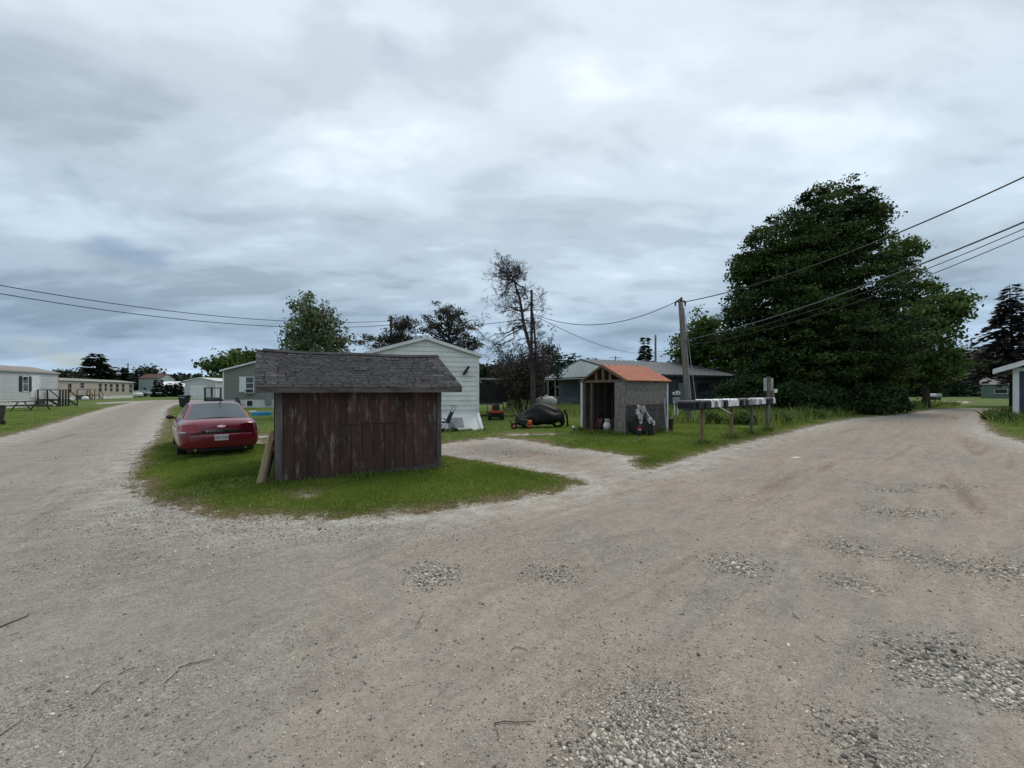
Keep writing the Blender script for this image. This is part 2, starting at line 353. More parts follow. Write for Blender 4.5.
# worn hollows full of loose stones: centre pixel, half sizes in metres, stones, stone size, depth of the hollow
HOLLOWS = [((652, 768), 0.40, 0.42, 5200, 0.0100, 0.03), ((660, 712), 0.46, 0.42, 3600, 0.0052, 0.0), ((868, 752), 0.24, 0.34, 1000, 0.0075, 0.02), ((900, 735), 0.25, 0.2, 350, 0.006, 0.01),
           ((985, 672), 0.55, 0.20, 1500, 0.0115, 0.03), ((935, 650), 0.45, 0.22, 900, 0.009, 0.02), ((1015, 690), 0.3, 0.2, 500, 0.010, 0.02),
           ((434, 573), 0.26, 0.30, 750, 0.0125, 0.03), ((548, 570), 0.34, 0.28, 500, 0.009, 0.03), ((735, 563), 0.34, 0.30, 700, 0.0115, 0.02),
           ((851, 545), 0.34, 0.30, 480, 0.0105, 0.03), ((850, 580), 0.24, 0.22, 320, 0.0095, 0.02), ((915, 553), 0.45, 0.26, 380, 0.0095, 0.02),
           ((1000, 567), 0.75, 0.40, 1100, 0.0105, 0.03), ((905, 510), 0.8, 0.4, 480, 0.0115, 0.03), ((940, 484), 0.9, 0.35, 240, 0.012, 0.03),
           ((890, 489), 0.6, 0.25, 160, 0.012, 0.02), ((745, 497), 0.8, 0.3, 200, 0.010, 0.02), ((240, 526), 2.4, 0.6, 3000, 0.0075, 0.0), ((165, 512), 1.3, 0.8, 1600, 0.0075, 0.0), ((330, 530), 2.0, 0.5, 1600, 0.0065, 0.0), ((140, 480), 0.8, 1.2, 900, 0.0085, 0.0), ((420, 540), 2.0, 0.5, 900, 0.0055, 0.0),
           ((120, 560), 2.0, 0.8, 1500, 0.0065, 0.0), ((520, 452), 2.0, 0.9, 1500, 0.0105, 0.0), ((60, 700), 0.7, 0.4, 300, 0.007, 0.0)]
def smooth_noise(p, seed, scale):
    r = np.random.default_rng(seed); s = np.zeros(len(p))
    for k in range(7):
        a = r.uniform(0, 2 * math.pi); f = scale * r.uniform(0.6, 1.9); ph = r.uniform(0, 6.28)
        s += np.sin((p[:, 0] * math.cos(a) + p[:, 1] * math.sin(a)) * f + ph)
    return s / 7
def ground_z(p, s=None):
    if s is None: s = road_sdf(p)
    far = np.clip(1 - np.hypot(p[:, 0], p[:, 1]) / 60, 0, 1)
    z = smooth_noise(p, 3, 1.1) * 0.022 + smooth_noise(p, 4, 4.0) * 0.006
    cr = p[:, 0] * 0.69 - p[:, 1] * 0.72 + smooth_noise(p, 5, 0.35) * 0.5; cl = p[:, 0] * 0.80 + p[:, 1] * 0.60 + smooth_noise(p, 6, 0.35) * 0.4
    wr = np.clip(p[:, 0] * 0.5 + 0.8, 0, 1)
    for c0 in (-3.6, -2.0, 0.6, 2.2): z = z - wr * 0.022 * np.exp(-((cr - c0) / 0.28) ** 2) + wr * 0.010 * np.exp(-((cr - c0 - 0.5) / 0.2) ** 2)
    for c0 in (-2.2, -0.5, 1.2): z = z - (1 - wr) * 0.020 * np.exp(-((cl - c0) / 0.28) ** 2)
    z = z * np.clip(s * 1.5, 0, 1) * far - 0.012
    lawn = np.clip(-s / 0.35, 0, 1) * 0.030
    for (c, a, b, n, sz, dp) in HOLLOWS:
        if dp:
            q = ((p[:, 0] - G(*c)[0]) / (a * 1.2)) ** 2 + ((p[:, 1] - G(*c)[1]) / (b * 1.2)) ** 2
            z -= dp * np.exp(-q)
    return z + lawn
def axis(lo, hi, step, far, g):
    a = list(np.arange(lo, hi, step)); x, st = a[-1], step
    while x < far: st = min(st * g, 200); x += st; a.append(x)
    x, st = a[0], step
    while x > -far: st = min(st * g, 200); x -= st; a.insert(0, x)
    return np.array(a)
def build_ground():
    xs = axis(-9, 9, 0.075, 2600, 1.035); ys = axis(0.6, 12, 0.075, 2600, 1.035)
    gx, gy = np.meshgrid(xs, ys); p = np.stack([gx.ravel(), gy.ravel()], 1)
    s = road_sdf(p); z = ground_z(p, s)
    nx, ny = len(xs), len(ys)
    i = np.arange(nx * ny).reshape(ny, nx)
    f = np.stack([i[:-1, :-1], i[:-1, 1:], i[1:, 1:], i[1:, :-1]], -1).reshape(-1, 4)
    onroad = s[f].mean(1) > 0
    V = np.column_stack([p, z])
    # stones show where these weights are high
    hol = np.zeros(len(p))
    for (c, a, b, n, sz, dp) in HOLLOWS:
        q = ((p[:, 0] - G(*c)[0]) / (a * 1.3)) ** 2 + ((p[:, 1] - G(*c)[1]) / (b * 1.3)) ** 2
        hol = np.maximum(hol, np.exp(-q))
    for nm, sel in (('gravel_road', onroad), ('lawn_ground', ~onroad)):
        ff = f[sel]; used, inv = np.unique(ff, return_inverse=True)
        me = np_mesh(nm, V[used], inv.reshape(-1, 4), np.full(len(ff), 0.5))
        for an, arr in (('edge', s), ('hollow', hol)):
            a = me.attributes.new(an, 'FLOAT', 'POINT'); a.data.foreach_set('value', np.clip(arr[used], -3, 3).astype(np.float32))
        o = link(nm, me, M['ground'], smooth=True); tag(o, kind='structure')
def ground_mat():
    m = bpy.data.materials.new('ground'); m.use_nodes = True; M['ground'] = m
    nt = m.node_tree; b = nt.nodes['Principled BSDF']; N = lambda t: nt.nodes.new(t); L = nt.links.new
    b.inputs['Roughness'].default_value = 0.95; b.inputs['Specular IOR Level'].default_value = 0.15
    tc = N('ShaderNodeTexCoord'); obj = tc.outputs['Object']
    def mp(rot=0, scl=(1, 1, 1)):
        x = N('ShaderNodeMapping'); x.inputs['Rotation'].default_value = (0, 0, rot); x.inputs['Scale'].default_value = scl
        r = N('ShaderNodeVectorRotate'); r.rotation_type = 'Z_AXIS'; r.inputs['Angle'].default_value = rot
        L(obj, r.inputs[0]); x.inputs['Rotation'].default_value = (0, 0, 0); L(r.outputs[0], x.inputs[0]); return x.outputs[0]
    def noi(vec, s, d=5, r=0.6, dist=0):
        n = N('ShaderNodeTexNoise'); n.inputs['Scale'].default_value = s; n.inputs['Detail'].default_value = d
        n.inputs['Roughness'].default_value = r; n.inputs['Distortion'].default_value = dist; L(vec, n.inputs['Vector']); return n.outputs['Fac']
    def mr(v, a, z, x=0., y=1.):
        r = N('ShaderNodeMapRange'); L(v, r.inputs[0])
        for i, q in zip((1, 2, 3, 4), (a, z, x, y)): r.inputs[i].default_value = q
        return r.outputs[0]
    def mt(op, a, c):
        k = N('ShaderNodeMath'); k.operation = op
        for i, v in enumerate((a, c)):
            if isinstance(v, (int, float)): k.inputs[i].default_value = v
            else: L(v, k.inputs[i])
        return k.outputs[0]
    def mix(f, a, c, bt='MIX'):
        x = N('ShaderNodeMix'); x.data_type = 'RGBA'; x.blend_type = bt
        for s, v in ((0, f), (6, a), (7, c)):
            if hasattr(v, 'links'): L(v, x.inputs[s])
            else: x.inputs[s].default_value = v if s == 0 else (*v, 1)
        return x.outputs[2]
    def att(n):
        a = N('ShaderNodeAttribute'); a.attribute_name = n; return a.outputs['Fac']
    def vor(s, feat='F1', out='Distance', vec=obj):
        v = N('ShaderNodeTexVoronoi'); v.inputs['Scale'].default_value = s; v.feature = feat; L(vec, v.inputs['Vector']); return v.outputs[out]
    sep = N('ShaderNodeSeparateXYZ'); L(obj, sep.inputs[0])
    right = mr(mt('ADD', sep.outputs[0], mt('MULTIPLY', sep.outputs[1], 0.15)), -1.5, 1.5)          # which road's wheel tracks run here
    stR = noi(mp(R(-44), (0.10, 1.0, 1)), 1.5, 5, 0.62, 0.6)
    stL = noi(mp(R(-122), (0.10, 1.0, 1)), 1.5, 5, 0.62, 0.6)
    x = N('ShaderNodeMix'); L(right, x.inputs[0]); L(stL, x.inputs[2]); L(stR, x.inputs[3]); streak = x.outputs[0]
    big = noi(obj, 0.45, 5, 0.65, 0.4); mid = noi(obj, 3.2, 6, 0.7)
    dustR, dustL = (0.318, 0.262, 0.210), (0.300, 0.273, 0.234)
    dust = mix(right, dustL, dustR)
    grav = mix(mid, (0.198, 0.176, 0.150), (0.315, 0.283, 0.243))
    road = mix(mr(mt('ADD', mt('MULTIPLY', streak, 0.6), mt('MULTIPLY', big, 0.4)), 0.42, 0.58), grav, dust)
    road = mix(mr(streak, 0.54, 0.70, 0, 0.8), road, (0.165, 0.134, 0.106))                                   # darker damp track
    # the left road and the strip along the lawn are paler stone
    road = mix(mt('MULTIPLY', mr(att('edge'), 0.05, 1.3, 1, 0), mr(mid, 0.35, 0.6)), road, (0.42, 0.40, 0.36))
    # every stone and grain has a tone of its own
    cellA = vor(210, out='Color'); cellB = vor(85, out='Color'); cellC = vor(38, out='Color')
    bw = lambda c: (lambda s_: (L(c, s_.inputs[0]), s_.outputs[0])[1])(N('ShaderNodeSeparateColor'))
    fine = noi(obj, 140, 3, 0.7)
    grit = mt('ADD', mt('MULTIPLY', bw(cellA), 0.45), mt('ADD', mt('MULTIPLY', bw(cellB), 0.3), mt('MULTIPLY', fine, 0.25)))
    stony = mt('MAXIMUM', att('hollow'), mr(noi(obj, 0.9, 5, 0.7), 0.50, 0.68))
    amp = mr(stony, 0, 1, 0.34, 0.85)
    g2 = mt('ADD', 1.0, mt('MULTIPLY', mt('SUBTRACT', grit, 0.5), mt('MULTIPLY', amp, 2.0)))
    sv = N('ShaderNodeVectorMath'); sv.operation = 'SCALE'; L(road, sv.inputs[0]); L(g2, sv.inputs['Scale']); road = sv.outputs[0]
    pale = mt('MULTIPLY', mr(bw(cellC), 0.93, 0.97), mr(stony, 0.15, 0.8, 0.15, 0.8))
    road = mix(mt('MULTIPLY', pale, mr(vor(38), 0.15, 0.45, 1, 0)), road, (0.40, 0.38, 0.34))
    dk = mt('MULTIPLY', mr(bw(vor(55, out='Color')), 0.955, 0.975), mr(vor(55), 0.1, 0.4, 1, 0))
    road = mix(mt('MULTIPLY', dk, 0.7), road, (0.08, 0.07, 0.06))
    mot = N('ShaderNodeVectorMath'); mot.operation = 'SCALE'; L(road, mot.inputs[0]); L(mt('MULTIPLY', mr(noi(obj, 14, 6, 0.75), 0.3, 0.7, 0.84, 1.16), mr(noi(mp(R(-44), (0.25, 1.0, 1)), 5, 5, 0.7, 0.5), 0.3, 0.7, 0.86, 1.14)), mot.inputs['Scale']); road = mot.outputs[0]
    # lawn soil and the thatch between the blades
    lawn = mix(mr(noi(obj, 5, 5, 0.7), 0.4, 0.65), (0.070, 0.11, 0.022), (0.155, 0.20, 0.048))
    lawn = mix(mr(noi(obj, 1.3, 5, 0.7), 0.60, 0.72), lawn, (0.15, 0.125, 0.065))
    lawn = mix(mr(noi(obj, 90, 3, 0.7), 0.35, 0.7, 0, 0.45), lawn, (0.03, 0.045, 0.012))
    edge = mt('ADD', att('edge'), mt('ADD', mt('MULTIPLY', mt('SUBTRACT', noi(obj, 2.2, 6, 0.7), 0.5), 1.7), mt('MULTIPLY', mt('SUBTRACT', noi(obj, 12, 4, 0.7), 0.5), 0.35)))
    worn = mix(mr(noi(obj, 9, 4), 0.4, 0.6), (0.12, 0.088, 0.05), (0.19, 0.15, 0.10))
    lawn = mix(mr(edge, -0.60, -0.12), lawn, worn)
    col = mix(mr(edge, -0.05, 0.06), lawn, road)
    L(col, b.inputs['Base Color'])
    b1 = N('ShaderNodeBump'); b1.inputs['Distance'].default_value = 0.012; b1.inputs['Strength'].default_value = 0.9
    hh = mt('ADD', mt('MULTIPLY', mt('MULTIPLY', mt('SUBTRACT', 0.6, vor(85)), amp), 0.9), mt('ADD', mt('MULTIPLY', fine, 0.12), mt('MULTIPLY', noi(obj, 18, 4, 0.7), 0.5)))
    L(hh, b1.inputs['Height']); L(b1.outputs[0], b.inputs['Normal'])
ground_mat(); build_ground()

def stone_mat(name, stops):
    m = bpy.data.materials.new(name); m.use_nodes = True; M[name] = m
    nt = m.node_tree; b = nt.nodes['Principled BSDF']; N = lambda t: nt.nodes.new(t); L = nt.links.new
    at = N('ShaderNodeAttribute'); at.attribute_name = 'tint'; r = N('ShaderNodeValToRGB')
    while len(r.color_ramp.elements) < len(stops): r.color_ramp.elements.new(0.5)
    for e, (p, c) in zip(r.color_ramp.elements, stops): e.position = p; e.color = (*c, 1)
    L(at.outputs['Fac'], r.inputs[0]); L(r.outputs[0], b.inputs['Base Color']); b.inputs['Roughness'].default_value = 0.85
stone_mat('stones', [(0, (0.05, 0.045, 0.04)), (0.35, (0.13, 0.12, 0.105)), (0.6, (0.27, 0.245, 0.21)), (0.85, (0.46, 0.42, 0.35)), (1.0, (0.66, 0.60, 0.50))])
def build_stones():
    t = (1 + 5 ** 0.5) / 2
    ico = np.array([(-1, t, 0), (1, t, 0), (-1, -t, 0), (1, -t, 0), (0, -1, t), (0, 1, t), (0, -1, -t), (0, 1, -t), (t, 0, -1), (t, 0, 1), (-t, 0, -1), (-t, 0, 1)]) / math.hypot(1, t)
    fc = np.array([(0, 11, 5), (0, 5, 1), (0, 1, 7), (0, 7, 10), (0, 10, 11), (1, 5, 9), (5, 11, 4), (11, 10, 2), (10, 7, 6), (7, 1, 8),
                   (3, 9, 4), (3, 4, 2), (3, 2, 6), (3, 6, 8), (3, 8, 9), (4, 9, 5), (2, 4, 11), (6, 2, 10), (8, 6, 7), (9, 8, 1)])
    pos, size, tone = [], [], []
    for (c, a, b, n, sz, dp) in HOLLOWS:
        cx, cy = G(*c); q = rng.normal(0, 0.55, (n, 2)) * np.where(rng.random((n, 1)) < 0.22, 2.3, 1.0) * (a, b) + (cx, cy)
        r = np.hypot((q[:, 0] - cx) / a, (q[:, 1] - cy) / b)
        pos.append(q); size.append(sz * rng.lognormal(0, 0.38, n) * np.clip(1.15 - 0.45 * r, 0.35, 1.2) * 0.8); tone.append(np.clip(rng.normal(0.66 if sz > 0.009 or dp == 0 else 0.58, 0.24, n), 0, 1))
    n = 42000                                                   # loose grit over the whole road, denser near the eye
    y = 1.3 * (14 / 1.3) ** rng.random(n); x = (rng.random(n) * 2 - 1) * (y * 1.25 + 0.3)
    q = np.stack([x, y], 1); k = smooth_noise(q, 9, 1.2) + 0.3 * smooth_noise(q, 10, 5.0) > rng.normal(0.02, 0.22, n); q = q[k]
    pos.append(q); size.append(0.0032 * rng.lognormal(0, 0.42, len(q)) * (0.8 + q[:, 1] * 0.10)); tone.append(np.clip(rng.normal(0.60, 0.22, len(q)), 0, 1))
    p = np.concatenate(pos); s = np.concatenate(size); tn = np.concatenate(tone)
    sd = road_sdf(p); k = (sd > 0.02) & (p[:, 1] > 0.9); p, s, tn, sd = p[k], s[k], tn[k], sd[k]
    z = ground_z(p, sd); n = len(p)
    jit = 1 + rng.uniform(-0.28, 0.28, (n, 12, 1))
    sc3 = np.stack([rng.uniform(0.8, 1.35, n), rng.uniform(0.7, 1.1, n), rng.uniform(0.45, 0.8, n)], 1)
    v = ico[None] * jit * sc3[:, None, :] * s[:, None, None]
    a = rng.random(n) * 2 * math.pi; ca, sa = np.cos(a)[:, None], np.sin(a)[:, None]
    vx, vy = v[..., 0] * ca - v[..., 1] * sa, v[..., 0] * sa + v[..., 1] * ca
    tl = rng.normal(0, 0.3, n)[:, None]; vz = v[..., 2] + vx * tl
    V = np.stack([vx + p[:, :1], vy + p[:, 1:], vz + (z + s * 0.25)[:, None]], -1).reshape(-1, 3)
    Fc = (fc[None] + (np.arange(n) * 12)[:, None, None]).reshape(-1, 3)
    o = link('loose_gravel', np_mesh('loose_gravel', V, Fc, np.repeat(tn, 20)), 'stones', smooth=False)
    tag(o, 'loose pale and grey stones gathered in the worn hollows of the dirt road', 'gravel', kind='stuff')
build_stones()

# ------------------------------------------------------------------ grass
def blades(name, label, q, h, w, tint, matn, lean=0.5):
    n = len(q); z = ground_z(q)
    a = rng.random(n) * 2 * math.pi; dx, dy = np.cos(a), np.sin(a)
    b = rng.random(n) * 2 * math.pi; ln = h * np.abs(rng.normal(0, lean, n))
    base = np.column_stack([q, z - 0.01]); side = np.column_stack([dx * w / 2, dy * w / 2, np.zeros(n)])
    mid = base + np.column_stack([np.cos(b) * ln * 0.35, np.sin(b) * ln * 0.35, h * 0.6])
    tip = base + np.column_stack([np.cos(b) * ln, np.sin(b) * ln, h])
    V = np.stack([base - side, base + side, mid + side * 0.8, tip, mid - side * 0.8], 1).reshape(-1, 3)
    Fc = (np.arange(n) * 5)[:, None] + np.arange(5)[None]
    o = link(name, np_mesh(name, V, Fc, tint), matn); return tag(o, label, 'grass', kind='stuff')
def scatter(n, y0, y1, x0=-1.3, x1=1.3, pw=1.0):
    y = y0 * (y1 / y0) ** (rng.random(n) ** pw); return np.stack([y * (x0 + (x1 - x0) * rng.random(n)), y], 1)
SHED_O, SHED_A = (-4.16, 7.55), math.atan2(1.32, 2.70)
def in_box(q, o, a, x0, x1, y0, y1):
    dx, dy = q[:, 0] - o[0], q[:, 1] - o[1]; u = dx * math.cos(a) + dy * math.sin(a); v = -dx * math.sin(a) + dy * math.cos(a)
    return (u > x0) & (u < x1) & (v > y0) & (v < y1)
q = np.concatenate([scatter(430000, 5.2, 13, -1.1, 0.5), scatter(200000, 10, 40), scatter(90000, 8, 22, 0.1, 0.8)])
s = road_sdf(q) + (rng.random(len(q)) - 0.5) * 0.25 + smooth_noise(q, 21, 3.0) * 0.18
bare = smooth_noise(q, 31, 1.6) + 0.4 * smooth_noise(q, 32, 6)
k = (s < -0.02) & ~((bare > 0.42) & (rng.random(len(q)) < 0.75)) & ~in_box(q, SHED_O, SHED_A, 0.0, 3.0, 0.02, 3.0)
k &= ~((s > -0.35) & (rng.random(len(q)) < 0.45))
q, s = q[k], s[k]; n = len(q)
hh = rng.uniform(0.022, 0.060, n) * np.clip(0.5 + -s * 0.9, 0.45, 1.0) * (1 + np.clip(smooth_noise(q, 41, 2.0), -0.4, 1) * 0.5)
tt = 0.42 + 0.35 * smooth_noise(q, 51, 1.3) + 0.2 * smooth_noise(q, 52, 4) + rng.normal(0, 0.2, n)
blades('lawn_grass', 'short mown green grass covering the lawns between the dirt roads', q, hh, 0.004 + q[:, 1] * 0.0009, tt, 'lawn_blades')
# dry, yellowed blades along the worn edge
q = np.concatenate([scatter(120000, 5.2, 14, -1.1, 0.5), scatter(50000, 9, 24)]); s = road_sdf(q); k = (s < 0.12) & (s > -0.45) & (rng.random(len(q)) < 0.8); q = q[k]
leaf_mat('dry_blades', (0.16, 0.11, 0.05), (0.33, 0.26, 0.13), trans=0.2)
blades('dry_grass', 'short dry tan grass along the worn edges of the lawns', q, rng.uniform(0.012, 0.035, len(q)), 0.004 + q[:, 1] * 0.0006, rng.random(len(q)), 'dry_blades', 0.9)
# tall weeds: behind the mailboxes, along the tree, round the right building, behind the yard
def weeds(poly, n, h0, h1, tn):
    P_ = np.array(poly); lo, hi = P_.min(0), P_.max(0); q = lo + rng.random((n, 2)) * (hi - lo)
    q = q[sdf_poly(q, poly) > rng.random(n) * 0.5]; q = q[road_sdf(q) < -0.15]
    h = (h0 + (h1 - h0) * rng.random(len(q)) ** 1.8) * (1 + 0.6 * smooth_noise(q, 61, 1.7)); return q, h, np.clip(rng.normal(tn - 0.08, 0.28, len(q)) + 0.45 * smooth_noise(q, 62, 1.6), 0, 1)
WEEDS = [(W((660, 424), (700, 426.5), (750, 426), (775, 432.5), (830, 419.5), (885, 412.5), (930, 409), (920, 405), (850, 408), (760, 411), (690, 413), (655, 414)), 60000, 0.25, 0.75, 0.5),
         (W((965, 418), (982, 412.5), (1024, 411), (1080, 412), (1080, 436), (1030, 430), (992, 424)), 26000, 0.15, 0.55, 0.4),
         (W((500, 414), (510, 403), (560, 401), (585, 404), (585, 419), (570, 418), (545, 414)), 22000, 0.2, 0.6, 0.6),
         (W((895, 407.5), (925, 404), (962, 404.5), (958, 407.6), (925, 408.2)), 9000, 0.2, 0.5, 0.6)]
ws = [weeds(*w) for w in WEEDS]
def wall_line(pts, n, h0, h1, wd=0.09):        # longer uncut tufts where the mower cannot reach
    qs = []
    for (ax, ay), (bx, by) in zip(pts, pts[1:]):
        L_ = math.hypot(bx - ax, by - ay); k = int(n * L_); t = rng.random(k); nx, ny = (by - ay) / L_, -(bx - ax) / L_; o_ = np.abs(rng.normal(0, wd, k)) + 0.02
        qs.append(np.stack([ax + (bx - ax) * t + nx * o_, ay + (by - ay) * t + ny * o_], 1))
    q = np.concatenate(qs); k = smooth_noise(q, 71, 5) > rng.normal(-0.1, 0.3, len(q)); q = q[k]
    return q, rng.uniform(h0, h1, len(q)) * (1 + 0.5 * smooth_noise(q, 72, 7)), np.clip(rng.normal(0.45, 0.2, len(q)), 0, 1)
_c, _s = math.cos(SHED_A), math.sin(SHED_A); _P = lambda u, v: (SHED_O[0] + u * _c - v * _s, SHED_O[1] + u * _s + v * _c)
ws.append(wall_line([_P(-.02, 3), _P(-.02, 0), _P(3.02, 0), _P(3.02, 3)], 420, 0.04, 0.12))
ws.append(wall_line([(2.72, 17.3), (4.10, 15.5), (6.05, 16.8)], 420, 0.08, 0.22)); ws.append(wall_line([(-5.7, 16.2), (-1.2, 17.4), (-1.6, 19.5)], 200, 0.06, 0.15))
for _p in ((700, 444.5), (731, 438.5), (750, 434.2), (767, 431), (689, 422)):
    gx_, gy_ = G(*_p); q_ = rng.normal(0, 0.13, (160, 2)) + (gx_, gy_); ws.append((q_, rng.uniform(0.08, 0.25, 160), np.clip(rng.normal(0.5, 0.2, 160), 0, 1)))
q_ = scatter(2600, 5.5, 16, -1.1, 0.6); q_ = q_[(road_sdf(q_) < -0.3) & ~in_box(q_, SHED_O, SHED_A, 0.0, 3.0, 0.0, 3.0)]      # stray weeds standing proud of the lawn
q_ = (q_[:, None] + rng.normal(0, 0.035, (len(q_), 7, 2))).reshape(-1, 2); ws.append((q_, rng.uniform(0.035, 0.075, len(q_)), np.clip(rng.normal(0.75, 0.2, len(q_)), 0, 1)))
q = np.concatenate([w[0] for w in ws]); h = np.concatenate([w[1] for w in ws]); tt = np.concatenate([w[2] for w in ws])
o = blades('tall_grass', 'tall uncut grass and weeds behind the mailboxes and under the trees', q, h, 0.012 + q[:, 1] * 0.0006, tt, 'tall_blades', 0.75)
# clover heads and dandelions in the lawn are left to the blades' own tones

# ------------------------------------------------------------------ trees
def leafmesh(cent, rad, per, size, flat=0.7, tone=None, aspect=1.6, droop=0.0):
    n = len(cent); ct = np.repeat(cent, per, 0); rr = np.repeat(np.asarray(rad) * np.ones(n), per)
    off = np.clip(rng.normal(0, 0.5, (n * per, 3)), -0.95, 0.95); off[:, 2] *= flat; p = ct + off * rr[:, None]
    m = len(p); nrm = rng.normal(0, 1, (m, 3)); nrm[:, 2] += 0.5; nrm /= np.linalg.norm(nrm, axis=1)[:, None]
    t1 = np.cross(nrm, rng.normal(0, 1, (m, 3))); t1 /= np.linalg.norm(t1, axis=1)[:, None] + 1e-9
    t1[:, 2] -= droop; t2 = np.cross(nrm, t1)
    s = size * rng.uniform(0.55, 1.35, m)[:, None]
    V = np.stack([p - t1 * s * aspect / 2, p + t2 * s / 2, p + t1 * s * aspect / 2, p - t2 * s / 2], 1).reshape(-1, 3)
    Fc = (np.arange(m) * 4)[:, None] + np.arange(4)[None]
    ctone = rng.normal(0.43, 0.26, n) if tone is None else tone
    return V, Fc, np.repeat(ctone, per) + rng.normal(0, 0.17, m)
def lobes_pts(lobes, n, shell=0.45):
    vol = np.array([l[3] * l[4] * l[5] for l in lobes]) ** 0.72; idx = rng.choice(len(lobes), n, p=vol / vol.sum())
    d = rng.normal(0, 1, (n, 3)); d /= np.linalg.norm(d, axis=1)[:, None]
    r = rng.random(n) ** shell
    L_ = np.array(lobes)[idx]; return L_[:, :3] + d * r[:, None] * L_[:, 3:6]
def limb(mb, a, b, r0, r1, wob=0.06, n=5):
    a, b = Vector(a), Vector(b); L_ = (b - a).length; pts = []
    for i in range(n + 1):
        t = i / n; p = a.lerp(b, t)
        if 0 < i < n: p += Vector((random.gauss(0, 1), random.gauss(0, 1), random.gauss(0, 0.6))) * L_ * wob
        pts.append(p)
    mb.tube(pts, [r0 + (r1 - r0) * i / n for i in range(n + 1)], 7); return pts
def leafy_tree(name, label, loc, lobes, th, tr, nclump, crad, per, size, leaf='maple_leaves', bark='bark', limbs=22, flat=0.7, lean=(0, 0), group=None, shell=0.45, aspect=1.6, droop=0.0, cat='tree', topz=None):
    root = thing(name, label, cat, (*loc, 0), 0, group)
    zt = topz or (max(l[2] + l[5] * 0.35 for l in lobes)); mb = MB()
    tp = Vector((lean[0], lean[1], zt)); trunk = []
    for i in range(9):
        t = i / 8; trunk.append(Vector((lean[0] * t ** 1.3 + random.gauss(0, tr * 0.25) * (i > 0), lean[1] * t ** 1.3 + random.gauss(0, tr * 0.25) * (i > 0), -0.1 + (zt + 0.1) * t)))
    mb.tube(trunk, [tr * (1.35 if i == 0 else 1) * (1 - 0.88 * i / 8) for i in range(9)], 10)
    c = lobes_pts(lobes, nclump, shell); c = c[c[:, 2] > th * 0.6]
    for k in rng.choice(len(c), min(limbs, len(c)), replace=False):
        p = Vector(c[k]); zz = max(th * 0.7, min(p.z - (Vector((p.x, p.y)) - Vector(lean)).length * 0.5, zt * 0.95)); t = zz / zt
        a = trunk[0].lerp(trunk[-1], min(max(t, 0), 1)); i = min(int(t * 8), 7); a = trunk[i].lerp(trunk[i + 1], t * 8 - i)
        limb(mb, a, p, tr * (0.42 - 0.3 * t), 0.02)
    mb.build('trunk', bark, root, smooth=True)
    V, Fc, tn = leafmesh(c, crad * rng.uniform(0.6, 1.3, len(c)), per, size, flat, None, aspect, droop)
    link('crown', np_mesh('crown', V, Fc, tn), leaf, root); return root
def conifer(name, label, loc, h, r, z0=0.08, leaf='pine_needles', bark='bark', levels=26, per=9, gap=0.0, group=None, spray=0.35, droop=0.25, tr=None, dens=7, pw=0.85, cat='tree'):
    root = thing(name, label, cat, (*loc, 0), 0, group); mb = MB(); tr = tr or h * 0.018
    mb.tube([(0, 0, -0.1), (0, 0, h * 0.5), (0.02 * h * random.uniform(-1, 1), 0, h)], [tr, tr * 0.6, 0.02], 8)
    P_, D_, T_ = [], [], []
    for i in range(levels):
        t = (i + random.random() * 0.5) / levels; z = h * (z0 + (1 - z0) * t); L0 = r * (1 - t) ** pw + 0.12
        for j in range(per if t < 0.8 else max(4, per // 2)):
            if random.random() < gap: continue
            a = random.random() * 6.283; Lb = L0 * random.uniform(0.6, 1.12)
            d = Vector((math.cos(a), math.sin(a), 0)); tip = Vector((0, 0, z)) + d * Lb + Vector((0, 0, -Lb * droop + Lb * 0.12 * (t > 0.7)))
            pts = [Vector((0, 0, z)), Vector((0, 0, z)) + d * Lb * 0.5 + Vector((0, 0, -Lb * droop * 0.35)), tip]
            mb.tube(pts, [0.012 * h * 0.25 * (1 - t) + 0.008, 0.012, 0.006], 4, cap=False)
            tone = random.gauss(0.45, 0.2); k = max(3, int(dens * Lb / spray * 0.6))
            for q_ in range(k):
                u = random.uniform(0.12, 1.0); p = pts[0].lerp(pts[1], u * 2) if u < 0.5 else pts[1].lerp(pts[2], u * 2 - 1)
                side = Vector((-d.y, d.x, 0)) * random.choice((-1, 1)); P_.append(p); D_.append((d * 0.7 + side * random.uniform(0.2, 1.1) + Vector((0, 0, random.uniform(-0.35, 0.15)))).normalized()); T_.append(tone + random.gauss(0, 0.15))
    mb.build('trunk', bark, root, smooth=True)
    P_, D_ = np.array(P_), np.array(D_); n = len(P_); s = spray * rng.uniform(0.6, 1.4, n)[:, None]
    up = np.tile([0, 0, 1.0], (n, 1)) + rng.normal(0, 0.5, (n, 3)); w = np.cross(D_, up); w /= np.linalg.norm(w, axis=1)[:, None] + 1e-9
    V = np.stack([P_, P_ + D_ * s * 0.5 + w * s * 0.22, P_ + D_ * s, P_ + D_ * s * 0.5 - w * s * 0.22], 1).reshape(-1, 3)
    Fc = (np.arange(n) * 4)[:, None] + np.arange(4)[None]
    link('crown', np_mesh('crown', V, Fc, np.array(T_)), leaf, root); return root
